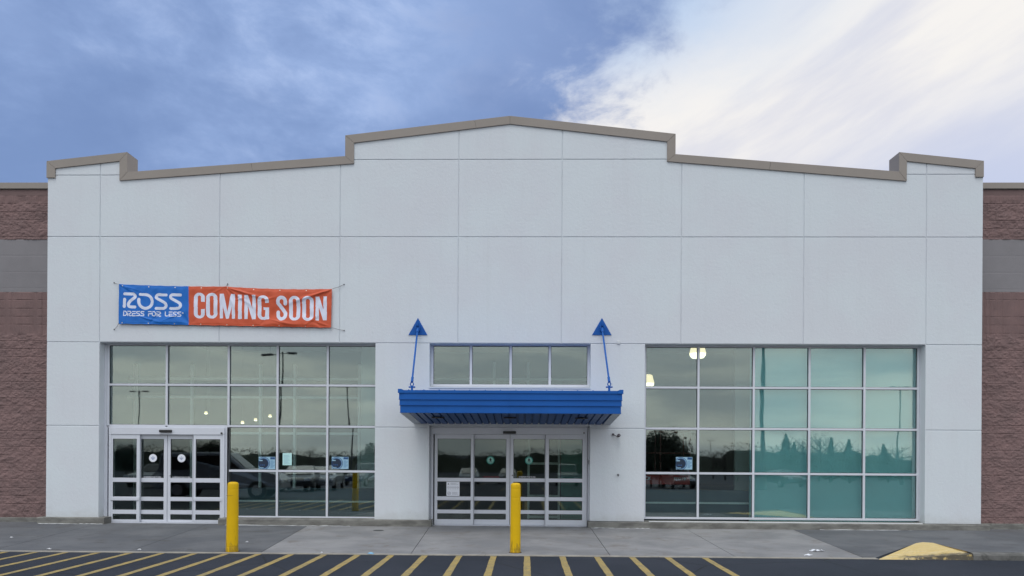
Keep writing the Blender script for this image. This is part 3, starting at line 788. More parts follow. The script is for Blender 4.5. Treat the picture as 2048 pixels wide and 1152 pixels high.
# fascia: three stepped boards on front and sides
for (zz1, zz0, o_) in ((z_a, z_b, .028), (z_b, z_c, .018), (z_c, z_d, .006)):
    k = .006
    can.box(cx0 - o_, cx1_ + o_, YCN - o_, YCN + .05, zz0 + .010, zz1)
    can.box(cx0 - o_ - .008, cx1_ + o_ + .008, YCN - o_ - .010, YCN + .05, zz0 + .001, zz0 + .009)
    for (a, b) in ((cx0 - o_, cx0 + .05), (cx1_ - .05, cx1_ + o_)):
        # sides run back to the wall, deepening towards it
        v = [(a, YCN + .051, zz0 + .01), (b, YCN + .051, zz0 + .01), (b, -.002, zz0 + .01), (a, -.002, zz0 + .01), (a, YCN + .051, zz1), (b, YCN + .051, zz1), (b, -.002, zz1), (a, -.002, zz1)]
        can.add(v, [(0, 3, 2, 1), (4, 5, 6, 7), (0, 1, 5, 4), (1, 2, 6, 5), (2, 3, 7, 6), (3, 0, 4, 7)])
# cap
can.box(cx0 - .045, cx1_ + .045, YCN - .045, YCN + .08, z_a + .001, zt_ + .004)
can.box(cx0 - .045, cx0 + .06, YCN + .081, -.002, z_a + .001, zt_ + .004); can.box(cx1_ - .06, cx1_ + .045, YCN + .081, -.002, z_a + .001, zt_ + .004)
for s_ in (-1, 1):      # turned up corner ends
    xe = cx0 - .05 if s_ < 0 else cx1_ + .05; xi = xe + (-s_) * .075; xj = xe + (-s_) * .125
    can.prism([(xe, z_a - .0), (xe, zt_ + .028), (xi, zt_ + .028), (xj, zt_ + .005), (xj, z_a + .001)], YCN - .055, YCN - .046)
for xs__ in (P(1019, 800, YCN)[0],):
    for (zz1, zz0, o_) in ((z_a, z_b, .028), (z_b, z_c, .018), (z_c, z_d, .006)): can.box(xs__, xs__ + .012, YCN - o_ - .004, YCN - o_ + .01, zz0 + .012, zz1 - .001)
canopy = can.build('canopy', M_BLUE, store, bevel=.003)
rf = MB(); rf.add([(cx0, YCN + .04, zt_ - .012), (cx1_, YCN + .04, zt_ - .012), (cx1_, 0, zt_ + .0), (cx0, 0, zt_ + .0)], [(0, 1, 2, 3)])
for i in range(int((cx1_ - cx0) / .33) + 1):
    xx = cx0 + .17 + i * .33
    if xx < cx1_ - .1: rf.prism([(xx - .012, zt_ - .01), (xx + .012, zt_ - .01), (xx + .005, zt_ + .022), (xx - .005, zt_ + .022)], YCN - .01, -.002)
rf.build('canopy_roof', M_BLUE, canopy)
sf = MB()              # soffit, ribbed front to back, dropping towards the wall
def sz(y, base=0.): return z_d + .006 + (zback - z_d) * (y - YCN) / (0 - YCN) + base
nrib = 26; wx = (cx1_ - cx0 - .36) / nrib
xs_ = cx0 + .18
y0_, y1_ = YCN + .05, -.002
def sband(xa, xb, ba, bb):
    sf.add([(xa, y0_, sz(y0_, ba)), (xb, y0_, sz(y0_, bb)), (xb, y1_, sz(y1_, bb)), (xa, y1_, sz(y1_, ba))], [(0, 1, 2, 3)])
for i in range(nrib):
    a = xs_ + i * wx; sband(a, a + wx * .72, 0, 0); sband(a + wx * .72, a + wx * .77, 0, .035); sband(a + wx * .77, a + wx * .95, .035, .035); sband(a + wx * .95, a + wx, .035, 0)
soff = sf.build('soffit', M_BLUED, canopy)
for (a, b) in ((cx0 - .006, cx0 + .175), (cx1_ - .175, cx1_ + .006)):   # plain border trims
    sb = MB(); sb.add([(a, y0_ - .05, sz(y0_ - .05, -.004)), (b, y0_ - .05, sz(y0_ - .05, -.004)), (b, y1_, sz(y1_, -.004)), (a, y1_, sz(y1_, -.004)),
            (a, y0_ - .05, sz(y0_ - .05, .05)), (b, y0_ - .05, sz(y0_ - .05, .05)), (b, y1_, sz(y1_, .3)), (a, y1_, sz(y1_, .3))], [(0, 3, 2, 1), (0, 1, 5, 4), (1, 2, 6, 5), (2, 3, 7, 6), (3, 0, 4, 7)])
    sb.build('soffit_trim', mat('soffit_trim', (.36, .40, .46), .5, .1, 3), canopy)
for pxx in (876, 1020, 1163):
    x_, z_ = P(pxx, 836, -1.3)
    l_ = MB(); zz_ = sz(-1.3); l_.lathe([(.085, -.002), (.09, -.02), (.05, -.035)], (x_, -1.3, zz_), 20); l_.box(x_ - .14, x_ + .14, -1.33, -1.27, zz_ - .03, zz_ - .004)
    l_.build('soffit_light', M_BLACK, canopy, smooth=False)
for (apx, bl, br, bot) in ((836, 817, 855, 824), (1203.8, 1184, 1223, 1218.5)):
    m_ = MB(); ax, az = P(apx, 636); lx, lz = P(bl, 670.2); rx, rz = P(br, 670.2)
    m_.prism([(lx, lz), (rx, lz), (ax, az)], -.018, -.001)
    ply = m_.build('wall_plate', M_BLUE, canopy, bevel=.003)
    hx, hz = P(apx, 656, -.05); fx_, fz_ = P(bot, 764, -.98)
    m_ = MB()
    m_.box(hx - .045, hx - .028, -.14, -.018, hz - .07, hz + .06); m_.box(hx + .028, hx + .045, -.14, -.018, hz - .07, hz + .06)
    m_.tube([(hx - .06, -.09, hz - .01), (hx + .06, -.09, hz - .01)], .016, 8)
    m_.prism([(hx - .012, hz + .05), (hx + .012, hz + .05), (hx, hz + .13)], -.09, -.018)
    m_.build('clevis', M_BLUE, canopy, bevel=.003)
    m_ = MB(); top = Vector((hx, -.10, hz - .02)); foot = Vector((fx_, -.98, fz_)); d_ = (foot - top).normalized()
    m_.tube([top, foot], .021, 12); m_.tube([top, top + d_ * .12], .032, 12); m_.tube([foot - d_ * .14, foot], .03, 12)
    m_.build('hanger_rod', M_BLUE, canopy, smooth=False)
    m_ = MB(); zroof = zt_ + .0
    ring = [foot + Vector((math.cos(t) * .035, 0, math.sin(t) * .045 - .05)) for t in np.linspace(0, 2 * math.pi, 14)]
    m_.tube(ring, .014, 8); m_.box(foot.x - .022, foot.x + .022, -1.01, -.95, zroof - .03, foot.z - .08)
    m_.tube([(foot.x - .075, -.98, foot.z - .115), (foot.x + .075, -.98, foot.z - .115)], .018, 8)
    m_.box(foot.x - .06, foot.x + .06, -1.06, -.90, zroof - .03, zroof + .02); m_.build('shackle', M_BLUE, canopy, bevel=.003)

# ------------------------------------------------------------------ interior
XI0, XI1 = XW0 + .4, XW1 - .4
mb = MB(); mb.box(-18.7, 18.7, THK, 25, ZG - .1, ZG - .001)
mb.build('interior_floor', mat('shop_floor', (.16, .155, .145), .6, .15, .8), store)
mb = MB()
mb.box(-18.7, 18.7, 24.9, 25.1, ZG, Zr - .31); mb.box(-18.8, -18.6, THK + .3, 24.9, ZG, Zr - .31); mb.box(18.6, 18.8, THK + .3, 24.9, ZG, Zr - .31)
mb.build('interior_wall', mat('shop_wall', (.16, .155, .145), .9, .1, .5), store)
# partitions: the vestibule behind the left bay and its storefront frame
YV = 2.6
M_INT = mat('interior_white', (.85, .86, .84), .8)
inn = MB()
def iv(px, pa, pb, w=.07, Y=YV):
    x_ = P(px, 800, Y)[0]; inn.box(x_ - w / 2, x_ + w / 2, Y, Y + .08, P(px, pb, Y)[1], P(px, pa, Y)[1])
def ih(py, pa, pb, w=.07, Y=YV):
    z_ = P((pa + pb) / 2, py, Y)[1]; inn.box(P(pa, 800, Y)[0], P(pb, 800, Y)[0], Y + .081, Y + .15, z_ - w / 2, z_ + w / 2)
for v in (270, 383, 520, 589, 718): iv(v, 728, 1040)
for v in (757, 794, 866): ih(v, 225, 720)
for v in (988, 1056): iv(v, 724, 850)
ih(758, 862, 1178)
inn.build('inner_storefront', M_INT, store)
M_PART = mat('partition_board', (.09, .125, .145), .9, .06, 1.0); M_PARTL = mat('partition_pale', (.55, .57, .55), .9, .06, 1.0)
def part_box(m, *a):
    mb = MB(); mb.box(*a); return mb.build('interior_partition', m, store)
xl_ = P(216, 900, 1.9)[0]; part_box(M_PART, xl_, xl_ + .1, THK, 3.4, ZG, 4.4)
part_box(M_PARTL, P(721, 900, 1.2)[0], P(752, 900, 1.2)[0] + .3, 1.2, 1.3, ZG, 5.2)
part_box(M_PART, P(457, 900, 1.0)[0], P(752, 900, 1.0)[0] + .3, 1.0, 1.12, ZG, P(600, 976, 1.0)[1])
part_box(M_PART, P(1289, 900, .62)[0] - .3, P(1509, 900, .62)[0], .62, .70, ZG, P(1400, 980, .62)[1])
part_box(M_PARTL, P(1470, 900, 1.6)[0], P(1509, 900, 1.6)[0] + .2, 1.6, 1.7, ZG, 5.2)
for pa, pb, py_a, yr in ((457, 750, 1002.5, .97), (1290, 1498, 1006, .59)):  # pale bar added inside to give the bright line low in the panes
    mb = MB(); z_ = P((pa + pb) / 2, py_a, yr)[1]; mb.box(P(pa, 900, yr)[0], P(pb, 900, yr)[0], yr - .015, yr + .028, z_ - .022, z_ + .022); mb.build('pale_bar', M_INT, store)
# closed-off right bays: pale boards right behind the glass
mb = MB(); xq = xr[2] - .02
mb.box(xq, xr[-1] + .25, YF + .20, YF + .28, ZG, Zd + .3)
mb.build('display_backing', mat('backing_board', (.57, .90, .92), .9, .03, .8), store)
mb = MB(); x_ = P(1057, 950, 2.2)[0]; x2_ = P(1118, 950, 2.2)[0]
mb.box(x_ - .03, x_ + .03, 2.2, 2.27, ZG, P(1057, 874, 2.2)[1]); mb.box(x2_ - .03, x2_ + .03, 2.2, 2.27, ZG, P(1057, 874, 2.2)[1])
for v in (927, 992, 1034): 
    z_ = P(1080, v, 2.2)[1]; mb.box(x_ + .031, x2_ - .031, 2.2, 2.26, z_ - .03, z_ + .03)
mb.build('inner_door_frame', M_INT, store)
mb = MB(); mb.box(x2_ + .06, P(1172, 950, 2.25)[0] + .3, 2.25, 2.3, ZG, P(1057, 868, 2.2)[1]); mb.build('interior_partition', mat('teal_board', (.20, .42, .37), .9), store)
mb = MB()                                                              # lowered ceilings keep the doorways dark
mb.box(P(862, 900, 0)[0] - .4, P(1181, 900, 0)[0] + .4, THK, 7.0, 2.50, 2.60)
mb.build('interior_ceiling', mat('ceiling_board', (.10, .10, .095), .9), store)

# pendant lamps seen through the glass
M_LAMP = emis('lamp_glow', (1.0, .74, .42), 1.5); M_LAMP2 = emis('lamp_glow_lower', (1.0, .82, .55), 3.2)
def pendant(px, py, Y, wpx, label, group='lit pendant lamps inside the store'):
    D_ = Y + DIST; x_, z_ = P(px, py, Y); r_ = wpx / 2 * D_ / F_PX
    e = empty('pendant_lamp', label, 'lamp', group, (x_, Y, z_))
    m_ = MB(); m_.lathe([(r_ * .55, r_ * 1.0), (r_ * .72, r_ * .9), (r_ * .95, -.0), (r_, -r_ * .12), (r_ * .97, -r_ * .18)], (0, 0, 0), 28, M_LAMP); m_.lathe([(r_ * .95, -r_ * .185), (r_ * .93, -r_ * .42), (r_ * .7, -r_ * .72), (r_ * .5, -r_ * .74)], (0, 0, 0), 28, M_LAMP2)
    m_.build('lamp_shade', M_LAMP, e, smooth=True)
    m_ = MB(); m_.tube([(0, 0, r_ * .95), (0, 0, max(.5, Zr - .35 - z_))], .012, 6); m_.build('lamp_cord', M_BLACK, e)
    m_ = MB(); m_.lathe([(r_ * .56, r_ * .99), (r_ * .3, r_ * 1.25), (r_ * .1, r_ * 1.3)], (0, 0, 0), 20); m_.build('lamp_cap', M_COPE, e)
    return e
pendant(1395.5, 704, 6, 33, 'larger lit pendant lamp behind the mullion in the top row of the right window')
pendant(1294, 764, 9, 29, 'lit pendant lamp half hidden by the left edge of the right window')
for a, b, c, t in ((412, 826, 15, 'tiny lit pendant lamp seen above the left sliding door'), (485, 845, 20, 'lowest tiny lit pendant lamp in the left window, just above its transom'),
                   (511, 839.5, 18, 'tiny lit pendant lamp in the left window, left of the inner white post'), (540, 832, 16, 'tiny lit pendant lamp in the left window beside the reflected pole')):
    pendant(a, b, c, 6.5, t)

# red scissor lift inside the right bay
def text_mesh(body, h, m, parent, loc, name, bold=.0, width=None):
    cu = bpy.data.curves.new(name, 'FONT'); cu.body = body; cu.size = 1; cu.extrude = .004; cu.offset = bold
    to = bpy.data.objects.new('tmp', cu); COL.objects.link(to); bpy.context.view_layer.update()
    me = bpy.data.meshes.new_from_object(to.evaluated_get(bpy.context.evaluated_depsgraph_get())); bpy.data.objects.remove(to)
    xs = [v.co.x for v in me.vertices]; ys = [v.co.y for v in me.vertices]; k = h / (max(ys) - min(ys)); kx = (width / (max(xs) - min(xs))) if width else k
    for v in me.vertices: v.co = ((v.co.x - min(xs)) * kx, -v.co.z, (v.co.y - min(ys)) * k)
    me.materials.clear(); me.materials.append(m); o = bpy.data.objects.new(name, me); COL.objects.link(o); o.parent = parent; o.location = loc; return o
YS = .78
sx0, sx1_ = P(1262, 960, YS)[0], P(1380, 960, YS)[0]
sc = empty('scissor_lift', 'red scissor lift with white numbers parked behind the right window', 'lift', None, ((sx0 + sx1_) / 2, YS, ZG))
wd = (sx1_ - sx0) / 2
zs = lambda p: P(1330, p, YS)[1] - ZG
mb = MB(); mb.box(-wd, wd, 0, .8, zs(969), zs(950)); mb.build('deck', mat('lift_red', (.42, .03, .02), .5, .1, 3), sc, bevel=.01)
mb = MB(); mb.box(-wd + .03, wd - .03, .05, .75, .12, .34); mb.build('base', mat('lift_dark', (.03, .03, .035), .6), sc, bevel=.01)
mb = MB()
for y in (.1, .7):
    mb.tube([(-wd + .1, y, .34), (wd - .1, y, zs(969))], .03, 6); mb.tube([(wd - .1, y, .34), (-wd + .1, y, zs(969))], .03, 6)
mb.build('scissor_arms', MATS['lift_dark'], sc)
for sx in (-1, 1):
    for y in (0, .8):
        mb = MB(); mb.lathe([(.12, -.05), (.15, -.04), (.15, .04), (.12, .05)], (sx * (wd - .2), y, .15), 20, axis='Y'); mb.build('wheel', M_BLACK, sc)
mb = MB()
for y in (.02, .78):
    for z in (.55, 1.1): mb.tube([(-wd, y, zs(950) + z), (wd, y, zs(950) + z)], .02, 6)
    for x in (-wd, 0, wd): mb.tube([(x, y, zs(950)), (x, y, zs(950) + 1.1)], .02, 6)
mb.build('guard_rail', mat('lift_rail', (.10, .02, .015), .5), sc)
xo = (sx0 + sx1_) / 2
text_mesh('SJ3219', .085, M_WHITE, sc, (P(1348, 957, YS)[0] - xo, -.01, zs(961.5)), 'lettering', .012, P(1371, 957, YS)[0] - P(1348, 957, YS)[0])
text_mesh('CK', .085, M_WHITE, sc, (P(1290, 957, YS)[0] - xo, -.01, zs(960)), 'lettering', .012, P(1303, 957, YS)[0] - P(1290.5, 957, YS)[0])

# ================================================================== things fixed to the front
# banner
BT = [(238, 568), (664, 577.5), (662, 656), (237, 648)]
def bil(s, t):
    (ax, ay), (bx, by), (cx, cy), (dx_, dy_) = BT
    return ((ax * (1 - s) + bx * s) * (1 - t) + (dx_ * (1 - s) + cx * s) * t, (ay * (1 - s) + by * s) * (1 - t) + (dy_ * (1 - s) + cy * s) * t)
nx, nz = 900, 176
s_, t_ = np.meshgrid(np.linspace(0, 1, nx), np.linspace(0, 1, nz))
pxg, pyg = bil(s_, t_)
# edges sag a little between the ties
u1 = np.clip((pxg - 238) / 212, 0, 1); u2 = np.clip((pxg - 450) / 214, 0, 1)
sag = 1.4 * (4 * u1 * (1 - u1)) + 2.6 * (4 * u2 * (1 - u2)) + .5 * np.abs(np.sin(pxg * .1178))
pyg2 = pyg + sag * (1 - t_) - .8 * np.abs(np.sin(pxg * .1178)) * t_
def swag(xa, xb, up, amp, dep=62, freq=5.2):
    u = np.clip((pxg - xa) / (xb - xa), 0, 1); b = 4 * u * (1 - u)
    d = (t_ if up else 1 - t_) * 80
    v = d / (b * dep + 3)
    return amp * np.sin(v * freq + .6) * np.exp(-v * 1.1) * np.sqrt(b + .02)
rn = np.random.RandomState(3)
Hh = swag(450, 664, True, .022) + swag(238, 450, True, .010, 40) + swag(520, 640, False, .024, 40, 4.2) + swag(300, 380, False, .022, 34, 5) + swag(380, 480, False, .008, 30)
def fold(xa, ya, xb, yb, w, amp):
    dx_, dy_ = xb - xa, yb - ya; L = math.hypot(dx_, dy_); a = ((pxg - xa) * dx_ + (pyg - ya) * dy_) / L; c = ((pxg - xa) * -dy_ + (pyg - ya) * dx_) / L
    e = np.clip(a / L, 0, 1); ww = w * (.35 + .9 * e)
    return amp * np.exp(-(c / ww) ** 2) * np.exp(-((a - L * .45) / (L * .42)) ** 2)
for f in ((450, 573, 545, 600, 3.5, .02), (450, 573, 520, 622, 4, .014), (450, 573, 480, 640, 4, .012), (450, 573, 400, 600, 4, .009), (450, 573, 430, 630, 4, .008),
          (664, 578, 560, 610, 4, .018), (664, 578, 600, 598, 3, .015), (238, 568, 300, 600, 4, .014), (238, 568, 290, 585, 3, .012), (662, 655, 600, 630, 4, .012),
          (276, 632, 330, 648, 3, .014), (330, 640, 370, 622, 3, .014), (520, 600, 560, 590, 3, .010), (545, 640, 600, 654, 4, .015), (610, 650, 645, 625, 4, .012), (470, 600, 500, 590, 3, .008), (290, 590, 350, 610, 5, .006)):
    Hh += fold(*f)
Hh += .0022 * np.sin(pxg * .33 + 2 * np.sin(pyg * .12)) + .0018 * np.sin(pxg * .17 - pyg * .21)
env = np.minimum(1, np.minimum(t_, 1 - t_) * 10 + .25); Hh = Hh * env
d0 = np.array([ROT.inverted() @ Vector((0, 1, 0))])  # unused
# vectorised projection onto the plane y = YB
YB = -.05
Rm = np.array(ROT)
cxs = (pxg - 1024) / F_PX; cys = -(pyg2 - HOR) / F_PX
D3 = cxs[..., None] * Rm[:, 0] + cys[..., None] * Rm[:, 1] - Rm[:, 2]
kk = (YB - CAM.y) / D3[..., 1]
Xb = CAM.x + D3[..., 0] * kk; Zb3 = CAM.z + D3[..., 2] * kk; Yb = YB - Hh
# print: distance fields in the enlarged pixel space of the lettering
GX = (pxg - 200) * 4.096; GY = (pyg - 540) * 4.096
def seg(pts, w, X=GX, Y=GY):
    m = np.zeros_like(X, bool)
    for (x0, y0), (x1, y1) in zip(pts[:-1], pts[1:]):
        dx_, dy_ = x1 - x0, y1 - y0; L2 = dx_ * dx_ + dy_ * dy_ + 1e-9
        t = np.clip(((X - x0) * dx_ + (Y - y0) * dy_) / L2, 0, 1)
        m |= (X - x0 - t * dx_) ** 2 + (Y - y0 - t * dy_) ** 2 <= (w / 2) ** 2
    return m
def arc(cx, cy, rx, ry, a0, a1, n=18): return [(cx + rx * math.cos(math.radians(a)), cy + ry * math.sin(math.radians(a))) for a in np.linspace(a0, a1, n)]
white = np.zeros_like(GX, bool)
white |= seg([(203, 193)] + arc(268, 212, 19, 19, -90, 60) + [(246, 251)] + arc(252, 281, 21, 20, 215, 90) + [(284, 301)], 24)
white |= seg([(201, 238), (198, 298)], 24)
white |= seg([(330, 196), (372, 197)] + arc(372, 255, 55, 57, -88, 180) + [(317, 236)], 24)
for ox in (0, 118):
    white |= seg([(541 + ox, 199), (483 + ox, 197)] + arc(480 + ox, 215, 20, 18, -90, -235) + [(519 + ox, 258)] + arc(513 + ox, 286, 27, 26, -52, 90) + [(459 + ox, 312)], 23.5)
def glyph(ch, x, y, w, h):
    g = {'D': [[(.0, .28), (0, 1), (.55, 1), (.95, .75), (.95, .3), (.6, 0), (0, 0)]], 'R': [[(0, .4), (0, 1)], [(0, 0), (.75, 0), (.95, .25), (.7, .5), (.35, .62), (.4, .85), (.55, 1), (.98, 1)]],
         'E': [[(.98, 0), (.05, 0)], [(.98, .5), (.05, .5), (.05, 1), (.98, 1)]], 'S': [[(.98, 0), (.2, 0), (0, .2), (.2, .45), (.8, .55), (1, .8), (.8, 1), (0, 1)]],
         'F': [[(.98, 0), (.05, 0)], [(.98, .5), (.05, .5), (.05, 1)]], 'O': [[(.2, 0), (.7, 0), (1, .3), (1, .7), (.7, 1), (.3, 1), (0, .7), (0, .3)]], 'L': [[(0, 0), (0, .8), (.15, 1), (.98, 1)]]}[ch]
    m = np.zeros_like(GX, bool)
    for st in g: m |= seg([(x + a * w, y + b * h) for a, b in st], 8)
    return m
for ch, x, w in zip('DRESSFORLESS', (190, 224, 261, 296, 331, 393, 424, 463, 532, 562, 597, 632), (27, 29, 26, 26, 26, 24, 29, 31, 22, 26, 26, 27)):
    white |= glyph(ch, x + 2, 338 + (x - 190) * .011, w, 35)
white |= ((GX - 677) ** 2 + (GY - 352) ** 2 < 49) & ((GX - 677) ** 2 + (GY - 352) ** 2 > 8)
def rr_(cx, cy, hx, hy, r):
    qx = np.abs(GX - cx) - (hx - r); qy = np.abs(GY - cy) - (hy - r)
    return np.minimum(np.maximum(qx, qy), 0) + np.hypot(np.maximum(qx, 0), np.maximum(qy, 0)) - r <= 0
def ring(x0, x1, y0, y1, tx=31, ty=23):
    cx, cy, hx, hy = (x0 + x1) / 2, (y0 + y1) / 2, (x1 - x0) / 2, (y1 - y0) / 2
    return rr_(cx, cy, hx, hy, hx * .93) & ~rr_(cx, cy, hx - tx, hy - ty, (hx - tx) * .95)
def bx(x0, x1, y0, y1): return (GX >= x0) & (GX <= x1) & (GY >= y0) & (GY <= y1)
def quad(pts):
    m = np.ones_like(GX, bool); n = len(pts)
    for i in range(n):
        (ax, ay), (bx_, by_) = pts[i], pts[(i + 1) % n]; m &= (bx_ - ax) * (GY - ay) - (by_ - ay) * (GX - ax) >= 0
    return m
white |= ring(768, 858, 182, 395) & ~bx(812, 870, 258, 318)
white |= ring(868, 961, 185, 397)
def Nn(x0, x1, y0, y1, t=30): return bx(x0, x0 + t - 2, y0, y1) | bx(x1 - t + 2, x1, y0, y1) | quad([(x0, y0), (x0 + t, y0), (x1, y1), (x1 - t, y1)])
white |= bx(980, 1006, 192, 397) | bx(1079, 1105, 192, 399) | quad([(980, 192), (1013, 192), (1054, 398), (1031, 398)]) | quad([(1072, 192), (1105, 192), (1054, 398), (1031, 398)])
white |= bx(1130, 1161, 197, 400); white |= Nn(1182, 1275, 198, 402)
white |= (ring(1290, 1383, 200, 407) & ~bx(1335, 1400, 262, 300)) | bx(1338, 1383, 300, 322) | bx(1362, 1383, 300, 402)
def Sbig(x0, x1, y0, y1):
    w = x1 - x0; h = y1 - y0; rx = (w - 30) / 2; cx = (x0 + x1) / 2
    p = [(x1 - 15, y0 + h * .32), (x1 - 15, y0 + 46)] + arc(cx, y0 + 13 + rx * 1.1, rx, rx * 1.1, 0, -180) + [(x0 + 15, y0 + h * .30), (cx - 4, y0 + h * .46), (cx + 8, y0 + h * .54), (x1 - 15, y0 + h * .70)] + arc(cx, y1 - 13 - rx * 1.1, rx, rx * 1.1, 0, 180) + [(x0 + 15, y0 + h * .66)]
    return seg(p, 29)
white |= Sbig(1443, 1532, 203, 411); white |= ring(1547, 1639, 205, 412); white |= ring(1655, 1749, 208, 415); white |= Nn(1765, 1857, 212, 413)
split = pxg < 377.2
mi = np.where(white, 2, np.where(split, 0, 1))
for gx_, gy_ in [(BT[0][0] + 7 + i * 52.5, 0) for i in range(9)]:   # eyelets
    for tt in (.035, .965):
        ex, ey = bil((gx_ - 238) / 426, tt); mi = np.where((pxg - ex) ** 2 + (pyg - ey) ** 2 < 1.1, 3, mi)
vs = np.stack([Xb.ravel(), Yb.ravel(), Zb3.ravel()], 1)
idx = np.arange(nx * nz).reshape(nz, nx)
fs = np.stack([idx[:-1, :-1].ravel(), idx[1:, :-1].ravel(), idx[1:, 1:].ravel(), idx[:-1, 1:].ravel()], 1)
me = bpy.data.meshes.new('banner_cloth')
me.vertices.add(len(vs)); me.vertices.foreach_set('co', vs.astype(np.float32).ravel())
me.loops.add(fs.size); me.loops.foreach_set('vertex_index', fs.ravel().astype(np.int32))
me.polygons.add(len(fs)); me.polygons.foreach_set('loop_start', (np.arange(len(fs)) * 4).astype(np.int32)); me.polygons.foreach_set('loop_total', np.full(len(fs), 4, np.int32))
me.update(calc_edges=True)
for m_ in (mat('banner_blue', (.012, .15, .55), .45, .06, 3, spec=.3), mat('banner_orange', (.60, .10, .042), .45, .05, 3, spec=.3), mat('banner_white', (.68, .71, .84), .45), mat('eyelet_metal', (.7, .6, .5), .3, metal=.6)): me.materials.append(m_)
me.polygons.foreach_set('material_index', mi[:-1, :-1].ravel().astype(np.int32)); me.shade_smooth()
bn_c = P(450, 612, YB)
ban = empty('banner', 'blue and orange vinyl banner reading COMING SOON above the left window', 'banner', None, (0, YB, 0))
ban.location = (0, 0, 0)
bc = bpy.data.objects.new('banner_cloth', me); COL.objects.link(bc); bc.parent = ban
sol = bc.modifiers.new('thickness', 'SOLIDIFY'); sol.thickness = .0015; sol.offset = -1
rope = mat('tie_rope', (.16, .15, .15), .8); ancm = mat('anchor_screw', (.05, .05, .05), .5)
for (a, b) in (((155, 116), (115, 104)), ((1030, 131), (1045, 114)), ((1903, 153), (1999, 118)), ((1888, 468), (2000, 495)), ((155, 434), (116, 487))):
    pa = (200 + a[0] / 4.096, 540 + a[1] / 4.096); pb = (200 + b[0] / 4.096, 540 + b[1] / 4.096)
    xa, z_a_ = P(*pa, YB - .01); xb_, z_b_ = P(*pb, -.01)
    m_ = MB(); mdx, mdz = (xa + xb_) / 2 + .01, (z_a_ + z_b_) / 2 - .012
    m_.tube([(xa, YB - .01, z_a_), (mdx, YB / 2 - .01, mdz), (xb_, -.012, z_b_)], .0048, 6, rope); m_.lathe([(.014, .0), (.014, -.012), (.006, -.018)], (xb_, 0, z_b_), 10, ancm, axis='Y')
    m_.build('tie_rope', None, ban)

# wall camera on a bracket
x_, z_ = P(1236.5, 871); x2_, z2_ = P(1226, 869)
cm = empty('security_camera', 'small dark round security camera on a thin bracket, on the pier right of the canopy', 'camera', None, (x_, 0, z_))
mb = MB(); mb.lathe([(.03, 0), (.03, -.03), (.018, -.05)], (x2_ - x_, 0, z2_ - z_), 14, axis='Y'); mb.tube([(x2_ - x_, -.04, z2_ - z_), (-.02, -.13, -.045), (0, -.12, -.02)], .009, 8); mb.build('bracket', mat('bracket_metal', (.10, .09, .10), .4), cm)
mb = MB(); mb.lathe([(.02, -.03), (.036, -.05), (.04, -.12), (.036, -.155), (.02, -.16)], (0, 0, 0), 20, axis='Y'); mb.build('camera_body', mat('camera_shell', (.035, .02, .028), .35), cm, smooth=True)
mb = MB(); mb.lathe([(.017, -.160), (.014, -.164), (.004, -.166)], (0, 0, 0), 14, axis='Y'); mb.build('lens', mat('camera_lens', (.25, .24, .28), .15), cm, smooth=True)
x_, z_ = P(1236, 949.5)
mb = MB(); mb.lathe([(.024, 0), (.024, -.01), (.016, -.016), (.015, -.05), (.022, -.055), (.018, -.065)], (0, 0, 0), 16, axis='Y'); mb.tube([(0, -.055, -.01), (0, -.06, -.04)], .009, 8)
o = mb.build('wall_tap', mat('tap_metal', (.14, .14, .15), .35, metal=.6), None, smooth=True); o.location = (x_, 0, z_); tag(o, 'small dark metal tap on the pale pier below the security camera', 'tap')

# papers on the glass
def sheet(px0, px1, py0, py1, y, base, label, cat, drawer, group=None, name='window_poster'):
    xa, zt = P(px0, py0, y); xb_, zb_ = P(px1, py1, y); m_ = MB(); m_.box(0, xb_ - xa, 0, .002, 0, zt - zb_, base)
    drawer(m_, xb_ - xa, zt - zb_); o = m_.build(name, None, None); o.location = (xa, y, zb_); return tag(o, label, cat, group)
K_D = mat('poster_dark', (.008, .022, .05), .6); K_B = mat('poster_blue', (.10, .24, .42), .6); K_L = mat('poster_pale', (.30, .49, .62), .6); K_N = mat('poster_navy', (.02, .08, .22), .6)
def washer(m_, w, h):
    cx_, cz_ = w * .29, h * .47
    def dsc(r, y, mm, x0=0): 
        pts = [(max(x0, cx_ + r * math.cos(t)), min(max(cz_ + r * math.sin(t), .004), h - .004)) for t in np.linspace(0, 2 * math.pi, 40, endpoint=False)]
        m_.prism(pts, y - .0015, y, mm)
    dsc(h * .52, -.001, K_N); dsc(h * .47, -.003, K_L); dsc(h * .43, -.005, K_N); dsc(h * .37, -.007, K_D)
    m_.box(w * .70, w * .98, -.003, 0, h * .80, h * .97, K_N)
    for k in range(7): m_.box(w * .71, w * (.86 + .11 * ((k * 7) % 3) / 2), -.002, 0, h * (.14 + .085 * k), h * (.175 + .085 * k), K_B)
    m_.box(w * .04, w * .24, -.0095, -.0085, h * .66, h * .74, K_L); m_.box(w * .05, w * .3, -.0095, -.0085, h * .10, h * .15, K_L)
    for k in range(3): m_.prism([(w * (.1 + .1 * k), h * .3), (w * (.17 + .1 * k), h * .28), (w * (.16 + .1 * k), h * .38), (w * (.11 + .1 * k), h * .4)], -.0095, -.0085, K_N)
yp = YF + .024
grp = 'round dark motif posters taped inside the windows'
for a, b, c, d, lab in ((517.5, 550.5, 913.5, 938.5, 'pale blue poster with a dark disc, left of the plain green sheet'),
                        (663.5, 697, 913.5, 938, 'pale blue poster with a dark disc, in the last column of the left window'),
                        (1352, 1384.5, 914, 939, 'pale blue poster with a dark disc, in the right window above the red lift')):
    sheet(a, b, c, d, yp + .012, K_L, lab, 'poster', washer, grp)
def letter(m_, w, h):
    for k in range(8): m_.box(w * .14, w * (.80 - .1 * (k % 3)), -.0015, 0, h * (.12 + .095 * k), h * (.135 + .095 * k), K_B)
